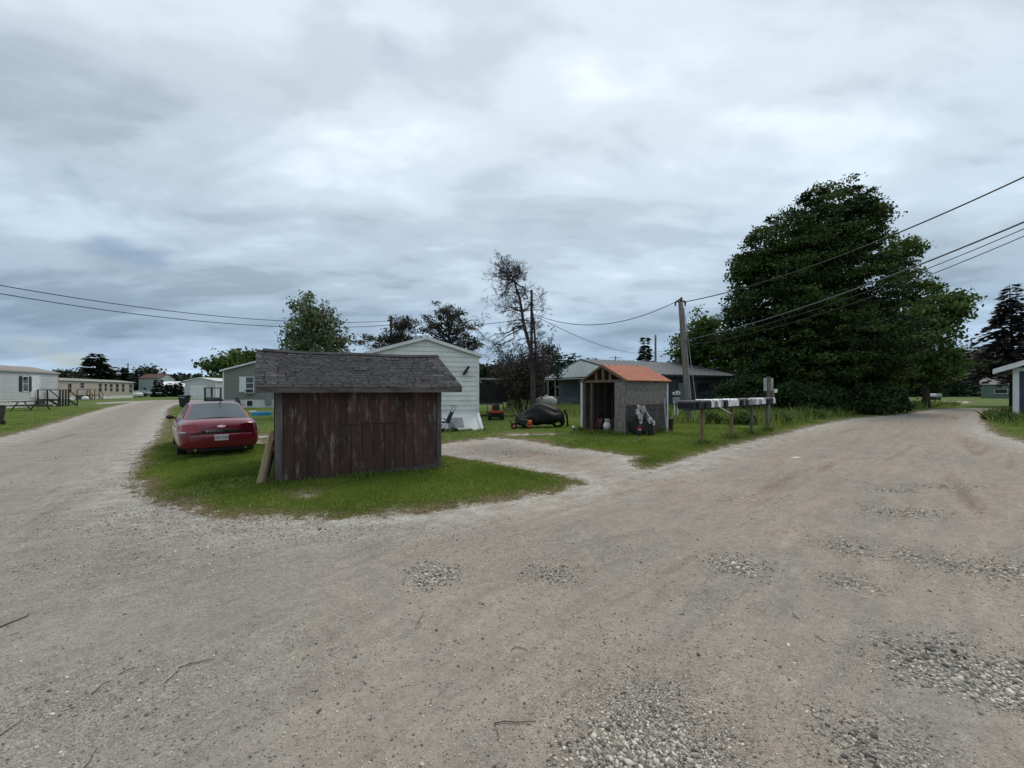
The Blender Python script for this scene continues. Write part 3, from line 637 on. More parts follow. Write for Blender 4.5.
def branchy(mb, p, d, L_, r, depth, tips, spread=0.6, up=0.1, rngp=random):
    p = Vector(p); d = Vector(d).normalized(); n = 4; pts = [p]; rr = [r]
    for i in range(n):
        d = (d + Vector((rngp.gauss(0, 0.16), rngp.gauss(0, 0.16), rngp.gauss(up * 0.4, 0.12)))).normalized()
        p = p + d * L_ / n; pts.append(p); rr.append(r * (1 - 0.55 * (i + 1) / n))
    mb.tube(pts, rr, 6 if r > 0.03 else 3, cap=False)
    if depth == 0: tips.append(p); return
    for i in range(rngp.choice((2, 3, 3, 4)) if depth > 1 else 4):
        k = rngp.randint(1, n); q_ = pts[k]
        ax = Vector((rngp.gauss(0, 1), rngp.gauss(0, 1), rngp.gauss(0, 1))).normalized()
        nd = (d + ax * spread * rngp.uniform(0.7, 1.5)).normalized()
        branchy(mb, q_, nd, L_ * rngp.uniform(0.5, 0.8), max(rr[k] * 0.6, 0.006), depth - 1, tips, spread, up)

# the big maple by the road
d = 34.0
def LB(px, py, rx, rz, dy=0.0, ry=None, x0=None, dd=d):
    return (X(px, dd) - x0, dy, Z(py, dd), rx / F * dd, (ry or rx * 0.8) / F * dd, rz / F * dd)
mx = X(812, d)
lob = [LB(834, 222, 42, 40, 0, 38, mx), LB(862, 232, 16, 30, 0, 20, mx), LB(800, 256, 52, 46, 0, 55, mx), LB(775, 312, 50, 56, -1, 50, mx), LB(835, 292, 46, 58, 0, 60, mx), LB(815, 352, 78, 46, -1, 72, mx),
       LB(775, 370, 44, 30, -1.5, 40, mx), LB(868, 340, 34, 52, 1, 40, mx), LB(766, 262, 32, 28, 0, 30, mx), LB(740, 330, 14, 42, 0, 22, mx), LB(748, 280, 16, 24, 0, 20, mx), LB(886, 320, 18, 22, 1, 24, mx)]
leafy_tree('maple_tree', 'huge dark green maple with dense rounded crown beside the dirt road', (mx, d), lob, 1.6, 0.55, 2000, 0.78, 95, 0.155, 'maple_leaves', limbs=80, flat=0.38, shell=0.28, aspect=1.3)
d = 40.0; mx = X(925, d)
lob = [LB(940, 318, 24, 22, 0, 26, mx, d), LB(955, 303, 16, 10, 0, 14, mx, d), LB(915, 345, 38, 36, 0, 32, mx, d), LB(920, 368, 36, 18, 0, 30, mx, d)]
leafy_tree('leafy_tree', 'lighter green tree reaching out over the road to the right of the maple', (mx, d), lob, 2.0, 0.3, 420, 0.8, 40, 0.20, 'light_leaves', limbs=30, flat=0.5, shell=0.5)
d = 44.0; mx = X(905, d)
lob = [LB(905, 262, 17, 30, 0, 17, mx, d), LB(915, 300, 22, 26, 0, 20, mx, d), LB(893, 252, 12, 20, 0, 12, mx, d), LB(912, 246, 8, 18, 0, 8, mx, d)]
leafy_tree('poplar_tree', 'thin feathery tree top rising behind the maple', (mx, d), lob, 5, 0.28, 170, 0.75, 36, 0.2, 'light_leaves', limbs=30, flat=0.5, shell=0.5)
for (px, py, rx, rz, dd, lab, lf) in ((950, 366, 34, 20, 125, 'green tree standing between the maple and the dark spruce', 'light_leaves'), (895, 366, 32, 22, 58, 'low spreading tree behind the big maple trunk', 'maple_leaves'),
                              (990, 372, 26, 12, 135, 'low dark tree behind the small green house', 'maple_leaves'), (922, 376, 26, 12, 140, 'bushy tree at the far side of the lawn behind the cart', 'light_leaves')):
    mx = X(px, dd); leafy_tree('leafy_tree', lab, (mx, dd), [LB(px, py, rx, rz, 0, rx, mx, dd), LB(px + 6, py + rz * 0.5, rx, rz * 0.6, 0, rx, mx, dd), LB(px, 385, rx * 1.1, 8, 0, rx, mx, dd)], 0.6, 0.25, 420, .014 * dd + .3, 36, 0.0045 * dd + .05, lf, limbs=12, shell=0.5)
# undergrowth beneath the maple
for i, (px, py, dd, rx, rz, lab) in enumerate(((800, 396, 29, 30, 13, 'dark bush under the left side of the big maple'), (850, 397, 30, 34, 14, 'dark bush in front of the big maple trunk'),
                                     (882, 399, 31, 16, 11, 'dark bush at the right foot of the big maple'), (745, 392, 30, 26, 15, 'dark bush behind the row of mailboxes'))):
    mx = X(px, dd); leafy_tree('bush', lab, (mx, dd), [LB(px, py, rx, rz, 0, rx, mx, dd), LB(px + 10, py + 5, rx * 0.7, rz, 0, rx, mx, dd), LB(px - 8, py + 8, rx, rz * .8, 0, rx, mx, dd)], 0.1, 0.06, 200, 0.5, 36, 0.14, 'shrub_leaves', limbs=8, cat='bush', group='bushes under the maple')
# tree behind the utility pole
d = 44.0; mx = X(705, d)
lob = [LB(701, 330, 13, 24, 0, 13, mx, d), LB(710, 345, 26, 26, 0, 24, mx, d), LB(690, 352, 20, 20, 0, 20, mx, d), LB(730, 355, 18, 26, 0, 20, mx, d), LB(705, 375, 30, 16, 0, 24, mx, d)]
leafy_tree('leafy_tree', 'bright green tree just right of the wooden utility pole', (mx, d), lob, 1.5, 0.25, 330, 0.8, 40, 0.22, 'light_leaves', limbs=26, shell=0.5)
# leafy tree behind the old shed
d = 26.0; mx = X(318, d)
lob = [LB(313, 318, 22, 22, 0, 22, mx, d), LB(320, 335, 28, 24, 0, 26, mx, d), LB(298, 340, 18, 22, 0, 20, mx, d), LB(336, 345, 15, 22, 0, 18, mx, d), LB(318, 360, 32, 24, 0, 26, mx, d), LB(305, 305, 12, 10, 0, 12, mx, d)]
leafy_tree('willow_tree', 'silvery green tree with slanting leaves behind the old shed', (mx, d), lob, 1.2, 0.16, 270, 0.5, 36, 0.095, 'willow_leaves', limbs=34, flat=0.9, lean=(0.3, 0), shell=0.55, aspect=2.8)
# two ragged pines behind the white house
def ragged_pine(label, px, dd, lob, nclump, lean, th, tr, leaf='dull_pine'):
    mx = X(px, dd); root = thing('ragged_pine', label, 'tree', (mx, dd, 0)); mb = MB(); zt = max(l[2] for l in lob) + 0.3
    trunk = [Vector((lean * (i / 8) ** 1.5 + random.gauss(0, 0.05), random.gauss(0, 0.05), zt * i / 8 - 0.1 * (i == 0))) for i in range(9)]
    mb.tube(trunk, [tr * (1 - 0.8 * i / 8) for i in range(9)], 8); c = lobes_pts(lob, nclump, 0.6)
    for p in c:
        t = min(max((p[2] - 0.5 - random.random()) / zt, 0.3), 0.97); i = min(int(t * 8), 7)
        limb(mb, trunk[i].lerp(trunk[i + 1], t * 8 - i), p, tr * 0.22, 0.012, 0.07)
    for k in range(70):
        p = Vector(random.choice(c)) + Vector((random.gauss(0, 0.5), random.gauss(0, 0.5), random.gauss(0, 0.4)))
        limb(mb, Vector(random.choice(c)) * 0.9, p, 0.018, 0.006, 0.08, 3) if (Vector(random.choice(c)) - p).length < 2.5 else None
    mb.build('trunk', 'dead_bark', root, smooth=True)
    V, Fc, tn = leafmesh(c, 0.42, 46, 0.075, 0.5, None, 3.4); link('crown', np_mesh('crown', V, Fc, tn), leaf, root)
d = 31.0; mx = X(452, d)
ragged_pine('ragged dark pine rising over the peak of the white house', 452, d, [LB(447, 313, 20, 13, 0, 18, mx, d), LB(455, 330, 32, 14, 0, 26, mx, d), LB(430, 326, 14, 12, 0, 16, mx, d), LB(472, 343, 16, 14, 0, 18, mx, d), LB(446, 350, 28, 14, 0, 22, mx, d)], 120, -0.3, 2, 0.2)
d = 33.0; mx = X(400, d)
ragged_pine('sparse leaning pine left of the white house peak', 400, d, [LB(404, 325, 17, 10, 0, 16, mx, d), LB(400, 338, 34, 13, 0, 22, mx, d), LB(375, 344, 24, 9, 0, 18, mx, d), LB(415, 345, 26, 13, 0, 20, mx, d)], 105, 0.1, 2, 0.16, 'dull_pine')
# the dead tree
def dead_tree():
    d = 25.0; root = thing('dead_tree', 'tall bare dead tree with crooked top beside the white house', 'tree', (X(532, d), d, 0)); mb = MB(); tips = []
    x0 = X(532, d)
    path = [(533, 415), (533, 380), (531, 350), (524, 325), (520, 300), (514, 280), (508, 268)]
    pts = [Vector((X(px, d) - x0, random.gauss(0, 0.05), max(Z(py, d), -0.1))) for px, py in path]; pts[0].z = -0.1
    mb.tube(pts, [0.17, 0.14, 0.12, 0.095, 0.07, 0.05, 0.03], 9)
    p2 = [Vector((X(px, d) - x0, 0.3, Z(py, d))) for px, py in ((533, 390), (536, 350), (534, 320), (531, 300))]; mb.tube(p2, [0.10, 0.08, 0.05, 0.03], 8)
    rnd = random.Random(5)
    for k in range(78):
        t = rnd.uniform(0.22, 1.0) * (len(pts) - 1); i = min(int(t), len(pts) - 2); a = pts[i].lerp(pts[i + 1], t - i)
        ang = rnd.uniform(0, 6.28); dr = Vector((math.cos(ang) * 1.1, math.sin(ang), rnd.uniform(-0.25, 0.7)))
        Lb = rnd.uniform(0.45, 0.85) * (1.05 if t < 4 else 0.85)
        branchy(mb, a, dr, Lb, 0.035 if t < 4 else 0.026, 4, tips, 0.75, 0.05, rnd)
    for (px, py) in ((488, 335), (495, 345), (490, 352), (498, 300), (495, 275), (536, 300)):
        a = pts[3] if py > 320 else pts[5]; limb(mb, a, (X(px, d) - x0, random.gauss(0, 0.5), Z(py, d)), 0.05, 0.015, 0.06)
        for q_ in range(9): branchy(mb, (X(px, d) - x0 + random.gauss(0, .35), random.gauss(0, 0.3), Z(py, d) + random.gauss(0, .25)), (random.gauss(0, 1), random.gauss(0, 1), random.gauss(0, 0.5)), 0.5, 0.018, 3, tips, 0.8)
    mb.build('trunk', 'dead_bark', root)
    c = np.array([list(t) for t in tips]); c = c[rng.random(len(c)) < 0.15]
    V, Fc, tn = leafmesh(c, 0.08, 3, 0.03, 1, None, 2.5); link('crown', np_mesh('crown', V, Fc, tn), 'brown_tangle', root)
dead_tree()
def tangle(label, px, dd, rpx, top, n=34):
    mx = X(px, dd); root = thing('dry_bush', label, 'bush', (mx, dd, 0)); mb = MB(); tips = []; hz = Z(top, dd)
    for k in range(n):
        a = random.uniform(0, 6.28); rr = random.uniform(0, 0.5)
        branchy(mb, (rr * math.cos(a), rr * math.sin(a), -0.05), (math.cos(a) * 0.22, math.sin(a) * 0.22, 1), hz * random.uniform(0.35, 0.58), 0.03, 3, tips, 0.45, 0.25)
    c = np.array([list(t) for t in tips]); w = rpx / F * dd
    mb.build('trunk', 'dead_bark', root)
    V, Fc, tn = leafmesh(c, 0.3, 6, 0.07, 0.8, None, 2.6); link('crown', np_mesh('crown', V, Fc, tn), 'brown_tangle', root)
tangle('tangled brown bush at the foot of the dead tree', 524, 28, 18, 352, 24)
tangle('tangled brown bush behind the trampoline', 513, 34, 16, 362, 22)
# broad-leaved weeds standing in the tall grass
for i, (px, py, r_, h_, lab) in enumerate(((712, 424, .5, .55, 'leafy weed clump behind the first mailbox posts'), (742, 425, .6, .6, 'leafy weed clump behind the middle of the mailbox row'), (782, 424, .6, .6, 'leafy weed clump right of the mailbox row'),
        (812, 419, .7, .55, 'leafy weed clump at the road edge under the maple'), (1008, 422, .45, .5, 'leafy weed clump before the navy building'), (992, 420, .35, .4, 'small leafy weed clump at the corner of the right lawn'))):
    g_ = G(px, py); leafy_tree('weed_clump', lab, g_, [(0, 0, h_ * .5, r_, r_ * .7, h_ * .55), (r_ * .5, .1, h_ * .35, r_ * .6, r_ * .5, h_ * .4), (-r_ * .6, 0, h_ * .35, r_ * .6, r_ * .5, h_ * .4)], 0.03, 0.012, 90, 0.16, 22, 0.055, 'light_leaves', limbs=26, cat='weeds', group='weed clumps by the road', aspect=2.0)
# spruces
conifer('spruce_tree', 'tall dark spruce rising at the right end of the road', (X(1012, 42), 42), Z(284, 42), 3.9, z0=0.27, leaf='bronze_needles', levels=34, per=13, spray=0.5, droop=0.32, dens=9, pw=0.8)
conifer('spruce_tree', 'slim dark spruce behind the long metal-roofed building', (X(645, 75), 75), Z(337, 75), 1.9, levels=26, per=12, spray=0.8, droop=0.2, dens=14)
conifer('pine_tree', 'lone dark pine rising behind the beige mobile home', (X(96, 120), 120), Z(353, 120), 4.2, levels=18, per=12, spray=1.4, droop=0.05, z0=0.2, pw=0.5, dens=16)
conifer('pine_tree', 'small round-topped pine right of the lone dark pine', (X(119, 125), 125), Z(366, 125), 2.6, levels=10, per=9, spray=1.3, droop=0.0, z0=0.4, pw=0.4, dens=14)
for (px, py, rx, rz, dd, lab) in ((228, 366, 22, 12, 95, 'rounded green tree behind the grey mobile home'), (245, 360, 16, 9, 100, 'taller green tree against the left end of the shed roof'),
                                  (68, 378, 12, 7, 110, 'low green tree between the two mobile homes at left'), (150, 375, 12, 10, 135, 'green tree behind the far pale green house'), (340, 380, 22, 12, 60, 'low tree hidden behind the old shed roof')):
    mx = X(px, dd); leafy_tree('leafy_tree', lab, (mx, dd), [LB(px, py, rx, rz, 0, rx, mx, dd), LB(px + 4, py + rz * 0.7, rx * 1.1, rz * 0.8, 0, rx, mx, dd), LB(px - 3, 386, rx * 1.1, 7, 0, rx, mx, dd)], 0.8, 0.25, 170, 1.6, 30, 0.5, 'light_leaves' if px > 200 else 'far_leaves', limbs=10, shell=0.5)
for (px, dd, tp, lab) in ((169, 110, 383, 'small dark bush left of the far street lamp'), (158.5, 100, 379, 'dark cone-shaped shrub in front of the far pale green house'), (178, 105, 382, 'dark shrub in front of the small white far house')):
    conifer('shrub', lab, (X(px, dd), dd), Z(tp, dd), 1.0, levels=12, per=12, dens=16, spray=0.8, droop=-0.1, z0=0.02, cat='shrub')
# birches and thin trunks at the edge of the wood
for i, (px, dd, tp, lab) in enumerate(((548, 36, 352, 'thin pale trunk right of the dark leaning pole'), (555, 38, 356, 'second thin pale trunk near the blue-grey building gable'), (509, 40, 362, 'thin pale trunk behind the trampoline'))):
    mx = X(px, dd); leafy_tree('birch_tree', lab, (mx, dd), [LB(px, tp, 9, 9, 0, 9, mx, dd), LB(px + 2, tp + 14, 8, 12, 0, 8, mx, dd)], 2.5, 0.07, 40, 0.45, 24, 0.12, 'far_leaves', bark='birch_bark', limbs=14, shell=0.6)
# individual trees of the wood's edge, nearer and taller than the mass behind
pine0 = None
EDGE = [(562, 90, 354), (575, 96, 352), (592, 100, 357), (604, 104, 360), (486, 80, 363), (497, 84, 360), (512, 70, 358), (528, 74, 352), (541, 78, 352), (624, 110, 364), (736, 80, 350), (700, 90, 352)]
for i, (px, dd, tp) in enumerate(EDGE):
    h = Z(tp, dd)
    if pine0 is None:
        pine0 = conifer('pine_tree', 'x', (X(px, dd), dd), 8.0, 1.9, levels=14, per=11, spray=0.8, droop=0.05, z0=0.3, pw=0.45, dens=12, leaf='far_leaves', gap=0.1, group='pines along the edge of the wood'); o = pine0
    else: o = dup(pine0); o.location = (X(px, dd), dd, 0)
    o.scale = (h / 8, h / 8, h / 8); o.rotation_euler.z = i * 1.9
    o['label'] = 'distant pine at the edge of the wood, ' + ['just left of the long blue-grey building', 'above the left corner of the pale gable', 'behind the peak of the pale gable', 'behind the orange shed roof peak',
        'right beside the white house corner', 'above the trampoline', 'left of the dead tree trunk', 'just behind the dead tree trunk', 'behind the dark leaning pole', 'left of the slim spruce', 'between the utility pole and the maple', 'behind the bright green tree'][i]
# the far wood as one mass
def far_wood():
    c, rad = [], []
    def strip(px0, px1, dd, top, jit, n):
        for k in range(n):
            px = random.uniform(px0, px1); h = Z(top, dd) * random.uniform(1 - jit, 1 + jit * 0.6); x = X(px, dd); y = dd + random.uniform(0, 14); w = random.uniform(1.3, 2.6)
            for j in range(9):
                t = j / 8; c.append((x + random.gauss(0, w * 0.25), y + random.gauss(0, w * 0.25), 0.6 + (h - 0.6) * t)); rad.append(w * (1.15 - 0.85 * t))
    strip(-60, 335, 150, 376, 0.22, 190); strip(130, 200, 140, 377, 0.2, 40); strip(470, 700, 115, 368, 0.22, 120); strip(680, 1100, 100, 372, 0.3, 200); strip(-300, -60, 150, 376, 0.3, 50)
    strip(480, 560, 58, 372, 0.3, 26)
    V, Fc, tn = leafmesh(np.array(c), np.array(rad), 16, 0.75, 0.9, None, 1.4)
    o = link('distant_wood', np_mesh('distant_wood', V, Fc, tn), 'far_leaves'); tag(o, 'dark band of distant woodland along the horizon', 'wood', kind='stuff')
far_wood()
# ------------------------------------------------------------------ building helpers
def siding(mb, o, ux, L_, z0, ze, zp=None, xp=None, pitch=0.11, lap=0.026, out=None):
    """lapped boards on a wall that starts at o, runs along unit ux for L_, optional gable peak zp at xp; out = outward normal"""
    ux = Vector((*ux, 0)); out = Vector((*out, 0)); o = Vector((*o, 0)); z = z0; zt = zp or ze; xp = L_ / 2 if xp is None else xp
    def ext(zz):
        if zz <= ze or not zp: return 0, L_
        k = min((zz - ze) / (zp - ze), 1); return k * xp, L_ - k * (L_ - xp)
    while z < zt - 1e-3:
        z1 = min(z + pitch, zt); cuts = [z] + ([ze] if z < ze < z1 and zp else []) + [z1]; tt = random.uniform(0.3, 0.7)
        for a, b in zip(cuts, cuts[1:]):
            fa, fb = 1 - (a - z) / pitch, 1 - (b - z) / pitch
            (xa0, xa1), (xb0, xb1) = ext(a + 1e-6), ext(b - 1e-6)
            P = lambda x, q, zz: tuple(o + ux * x + out * (0.004 + lap * q) + Vector((0, 0, zz)))
            mb.add([P(xa0, fa, a), P(xa1, fa, a), P(xb1, fb, b), P(xb0, fb, b)], [(0, 1, 2, 3)], tt)
        (xa0, xa1) = ext(z); mb.add([P(xa0, 0, z), P(xa1, 0, z), P(xa1, 1, z), P(xa0, 1, z)], [(0, 1, 2, 3)], tt)
        z = z1
def house(name, label, loc, rz, W_, D_, hw, hr, ridge, wall, roof, trim='white_trim', z0=0.5, skirt='white_vinyl', ov=0.25, ovx=0.2, pitch=0.12, thick=0.12, cat='mobile home', corner=True, fascia=None):
    root = thing(name, label, cat, (*loc, 0), rz); mb = MB()
    if ridge == 'x':
        mb.prism([(0, z0), (D_, z0), (D_, hw), (D_ / 2, hr - thick), (0, hw)], 'x', 0, W_)
        siding(mb, (0, 0), (1, 0), W_, z0, hw, pitch=pitch, out=(0, -1))
        siding(mb, (0, 0), (0, 1), D_, z0, hw, hr - thick, pitch=pitch, out=(-1, 0)); siding(mb, (W_, 0), (0, 1), D_, z0, hw, hr - thick, pitch=pitch, out=(1, 0))
    else:
        mb.prism([(0, z0), (W_, z0), (W_, hw), (W_ / 2, hr - thick), (0, hw)], 'y', 0, D_)
        siding(mb, (0, 0), (1, 0), W_, z0, hw, hr - thick, pitch=pitch, out=(0, -1))
        siding(mb, (0, 0), (0, 1), D_, z0, hw, pitch=pitch, out=(-1, 0)); siding(mb, (W_, 0), (0, 1), D_, z0, hw, pitch=pitch, out=(1, 0))
    mb.build('wall', wall, root)
    S = D_ if ridge == 'x' else W_; sl = (hr - thick - hw) / (S / 2); e = ov
    prof = [(-e, hw - sl * e + 0.012), (S / 2, hr - thick + 0.012), (S + e, hw - sl * e + 0.012), (S + e, hw - sl * e + thick), (S / 2, hr), (-e, hw - sl * e + thick)]
    if ridge == 'x': MB().prism(prof, 'x', -ovx, W_ + ovx).build('roof', roof, root)
    else: MB().prism(prof, 'y', -ovx, D_ + ovx).build('roof', roof, root)
    t = MB()
    if fascia:
        if ridge == 'y':
            p2 = [(u, v + (0.02 if i in (3, 4, 5) else -0.02)) for i, (u, v) in enumerate(prof)]; t.prism(p2, 'y', -ovx - 0.03, -ovx - 0.003)
        t2 = prof[0][1] - 0.03
        if ridge == 'x': t.box(-ovx, W_ + ovx, -e - 0.03, -e - 0.003, t2, t2 + thick + 0.03); p2 = [(u, v + (0.02 if i in (3, 4, 5) else -0.02)) for i, (u, v) in enumerate(prof)]; t.prism(p2, 'x', -ovx - 0.03, -ovx - 0.003)
        else: t.box(-e - 0.03, -e - 0.003, -ovx, D_, t2, t2 + thick + 0.03)
        t.build('fascia', trim, root)
    if corner:
        for (x, y) in ((0, 0), (W_, 0), (0, D_)):
            t = MB()
            t.box(x - 0.03, x + 0.03 + (0.05 if x == 0 else 0), y - 0.034, y + 0.06, z0, hw - 0.02) if x == 0 else t.box(x - 0.05, x + 0.03, y - 0.034, y + 0.06, z0, hw - 0.02)
            t.build('corner_trim', trim, root)
    if z0 > 0:
        sk = MB().box(0.03, W_ - 0.03, 0.03, D_ - 0.03, -0.1, z0 - 0.002)
        for k in range(int(W_ / 0.4)): sk.box(0.1 + k * 0.4, 0.13 + k * 0.4, 0.012, 0.029, -0.1, z0 - 0.004)
        sk.build('skirting', skirt, root)
        
    return root
def window(root, x, z, w, h, y=0.0, frame='white_trim', glass='glass_dark', shutters=None, sash=True, side=False, label=None):
    T = (lambda a, b, c, d, e, f: (c, d, a, b, e, f)) if side else (lambda a, b, c, d, e, f: (a, b, c, d, e, f))
    f = MB(); b = 0.06; s = -1
    for (a, bb, e, g) in ((x - w / 2 - b, x + w / 2 + b, z - b, z), (x - w / 2 - b, x + w / 2 + b, z + h, z + h + b), (x - w / 2 - b, x - w / 2, z, z + h), (x + w / 2, x + w / 2 + b, z, z + h)):
        f.box(*T(a, bb, y - 0.055, y + 0.01, e, g))
    if sash: f.box(*T(x - w / 2, x + w / 2, y - 0.045, y - 0.01, z + h / 2 - 0.025, z + h / 2 + 0.025))
    o = f.build('window', frame, root)
    MB().box(*T(x - w / 2 - 0.001, x + w / 2 + 0.001, y - 0.028, y, z - 0.001, z + h + 0.001)).build('pane', glass, o)
    if shutters:
        for sx in (-1, 1):
            m = MB(); cx = x + sx * (w / 2 + 0.06 + 0.2); m.box(cx - 0.19, cx + 0.19, y - 0.05, y - 0.003, z - 0.05, z + h + 0.05)
            for k in range(int(h / 0.08)): m.box(cx - 0.15, cx + 0.15, y - 0.062, y - 0.05, z + 0.03 + k * 0.08, z + 0.075 + k * 0.08)
            m.build('shutter', shutters, root)
    return o
def door(root, x, z, w=0.85, h=2.0, y=0.0, m='white_trim', frame='white_trim'):
    f = MB()
    for (a, b, e, g) in ((x - w / 2 - .07, x + w / 2 + .07, z + h, z + h + .07), (x - w / 2 - .07, x - w / 2, z, z + h), (x + w / 2, x + w / 2 + .07, z, z + h)): f.box(a, b, y - .05, y + .01, e, g)
    f.build('door_frame', frame, root); d = MB().box(x - w / 2 + .005, x + w / 2 - .005, y - .035, y, z, z + h - .005).build('door', m, root)
    MB().ball((x + w / 2 - .08, y - .07, z + .95), .035).build('handle', 'chrome', d)

# ------------------------------------------------------------------ the old red-brown shed
def old_shed():
    root = thing('old_shed', 'weathered dark red plank shed with curled shingle roof at the fork', 'shed', (*SHED_O, 0), SHED_A)
    Wd, D = 3.0, 3.0; m = MB(); x = 0.12; k = 0
    xs = [0.12]
    while xs[-1] < 2.86: xs.append(min(xs[-1] + random.uniform(0.17, 0.215), 2.9))
    if xs[-1] - xs[-2] < 0.1: xs.pop(-2)
    for a, b in zip(xs, xs[1:]):
        zb = 0.035 + 0.045 * a + random.uniform(-0.006, 0.012); y = random.uniform(-0.006, 0.002)
        m.box(a + 0.005, b - 0.005, y - 0.022, y, zb, 1.74, random.uniform(0.1, 0.9))
    m.build('front_planks', 'old_red_boards', root)
    MB().box(0.05, 2.97, 0.004, 0.06, 0.0, 1.74, 0.2).build('front_backing', 'black_plastic', root)
    # boarded-up opening
    m = MB(); a = 1.18
    while a < 2.08: b = min(a + 0.19, 2.12); m.box(a + 0.004, b - 0.004, -0.041, -0.030, 1.03, 1.60, random.uniform(0.5, 1.0)); a = b
    o = m.build('boarded_window', 'old_red_boards', root); MB().box(1.16, 2.13, -0.043, -0.028, 1.012, 1.028, 0.6).build('sill', 'old_red_boards', o)
    MB().box(1.74, 1.92, -0.055, -0.042, 1.52, 1.67, 0.6).build('patch_board', 'old_grey_boards', root)
    m = MB(); m.box(0.0, 0.115, -0.035, 0.08, -0.02, 1.76, 0.6); m.build('corner_post', 'old_grey_boards', root)
    m = MB(); m.box(2.905, 3.0, -0.035, 0.08, 0.0, 1.76, 0.35); m.build('corner_post', 'old_grey_boards', root)
    m = MB(); m.box(0.12, 2.90, -0.012, 0.0035, -0.03, 0.045 + 0.0, 0.3)
    m.add([(0.5, -0.015, -0.03), (2.9, -0.015, -0.03), (2.9, -0.015, 0.17), (0.5, -0.015, 0.055), (0.5, 0.0, -0.03), (2.9, 0.0, -0.03), (2.9, 0.0, 0.17), (0.5, 0.0, 0.055)],
          [(0, 1, 2, 3), (3, 2, 6, 7), (0, 3, 7, 4), (1, 5, 6, 2), (4, 7, 6, 5), (0, 4, 5, 1)], 0.25); m.build('foundation_sill', 'old_fascia', root)
    for nm, xx, nx in (('left_wall', 0.0, -1), ('right_wall', Wd, 1)):
        m = MB(); y = 0.08
        while y < D:
            y1 = min(y + 0.19, D); zt = lambda q: 1.78 + 0.46 * min(q, D - q)
            a, b = y + 0.003, y1 - 0.003; X0, X1 = (xx, xx + 0.022) if nx > 0 else (xx - 0.022, xx)
            m.add([(X0, a, 0.04), (X0, b, 0.04), (X0, b, zt(b)), (X0, a, zt(a)), (X1, a, 0.04), (X1, b, 0.04), (X1, b, zt(b)), (X1, a, zt(a))],
                  [(0, 1, 2, 3), (4, 7, 6, 5), (0, 4, 5, 1), (1, 5, 6, 2), (2, 6, 7, 3), (3, 7, 4, 0)], random.uniform(0.2, 0.8)); y = y1
        m.build(nm, 'old_red_boards', root)
    MB().box(0.02, Wd - .02, D - .02, D + .01, 0, 1.76).build('back_wall', 'old_red_boards', root)
    # roof deck and shingle courses
    xa, xb, e, zr, ze = -0.26, 3.34, 0.30, 2.47, 1.70; run = 1.5 + e
    sag = lambda x_: -0.035 * math.sin(math.pi * (x_ - xa) / (xb - xa)) - 0.012 * math.sin((x_ - xa) * 2.6)
    S = lambda x_, s, up: (x_ - (0.13 * s if x_ < xa + 0.2 else 0), -e + run * s, ze + (zr - ze) * s + up + sag(x_) * s)
    def roof_side(front):
        f = (lambda p: p) if front else (lambda p: (p[0], 3.0 - p[1], p[2]))
        m = MB(); nseg = 24
        for i in range(nseg):
            x0, x1 = xa + (xb - xa) * i / nseg, xa + (xb - xa) * (i + 1) / nseg
            vs = [f(S(x_, s, u)) for u in (-0.035, 0.0) for s in (0, 1) for x_ in (x0, x1)]
            m.add(vs, [(0, 1, 3, 2), (4, 6, 7, 5), (0, 4, 5, 1), (2, 3, 7, 6), (0, 2, 6, 4), (1, 5, 7, 3)], 0.3)
        m.build('roof_deck', 'dark_deck', root)
        m = MB(); rows = 16
        for r in range(rows):
            x_ = xa - 0.03 - (r % 2) * 0.14 + random.uniform(-0.03, 0.0); s0, s1 = r / rows - 0.012, (r + 1.25) / rows
            s1 = min(s1, 1.0)
            while x_ < xb + 0.02:
                w = random.choice((0.13, 0.15, 0.17, 0.30)) * random.uniform(0.85, 1.15); x1 = min(x_ + w, xb + 0.03); x0 = max(x_, xa - 0.03)
                if x1 > x0 + 0.01:
                    lift = 0.004 + random.uniform(0, 0.005) + (0.012 if random.random() < 0.08 else 0); ds = random.uniform(-0.006, 0.006)
                    tt = random.gauss(0.42, 0.11)
                    if (x0 < xa + 0.25 or x1 > xb - 0.22) and random.random() < 0.5: tt += random.uniform(0.3, 0.6)
                    gx = random.choice((0.012, 0.008, 0.004))
                    vs = [f(S(q, s, u)) for u, s in ((0.003, s0 + ds), (0.002, s1), (lift + 0.006, s0 + ds), (0.006, s1)) for q in (x0 + gx, x1 - gx)]
                    m.add(vs, [(0, 1, 3, 2), (4, 6, 7, 5), (0, 4, 5, 1), (2, 3, 7, 6), (0, 2, 6, 4), (1, 5, 7, 3)], min(max(tt, 0.05), 1.0))
                x_ = x1 + random.choice((0.0, 0.004, 0.014))
        m.build('shingles', 'dark_shingle', root)
    roof_side(True); roof_side(False)
    m = MB()
    for i in range(13):
        x0 = xa - 0.03 + i * 0.28; x1 = min(x0 + 0.30, xb + 0.03)
        for sg in (-1, 1):
            vs = [(q, 1.5 + sg * yy, zz + sag(min(q, xb)) + 0.004 * (i % 2)) for yy, zz in ((0, zr + 0.032), (0.13, zr - 0.026), (0, zr + 0.02), (0.13, zr - 0.038)) for q in (x0, x1)]
            m.add(vs, [(0, 1, 3, 2), (4, 6, 7, 5), (0, 4, 5, 1), (2, 3, 7, 6), (0, 2, 6, 4), (1, 5, 7, 3)], random.uniform(0.25, 0.6))
    m.build('ridge_cap', 'dark_shingle', root)
    MB().box(xa, xb, -e - 0.028, -e - 0.003, 1.605, 1.695, 0.55).build('fascia', 'old_fascia', root)
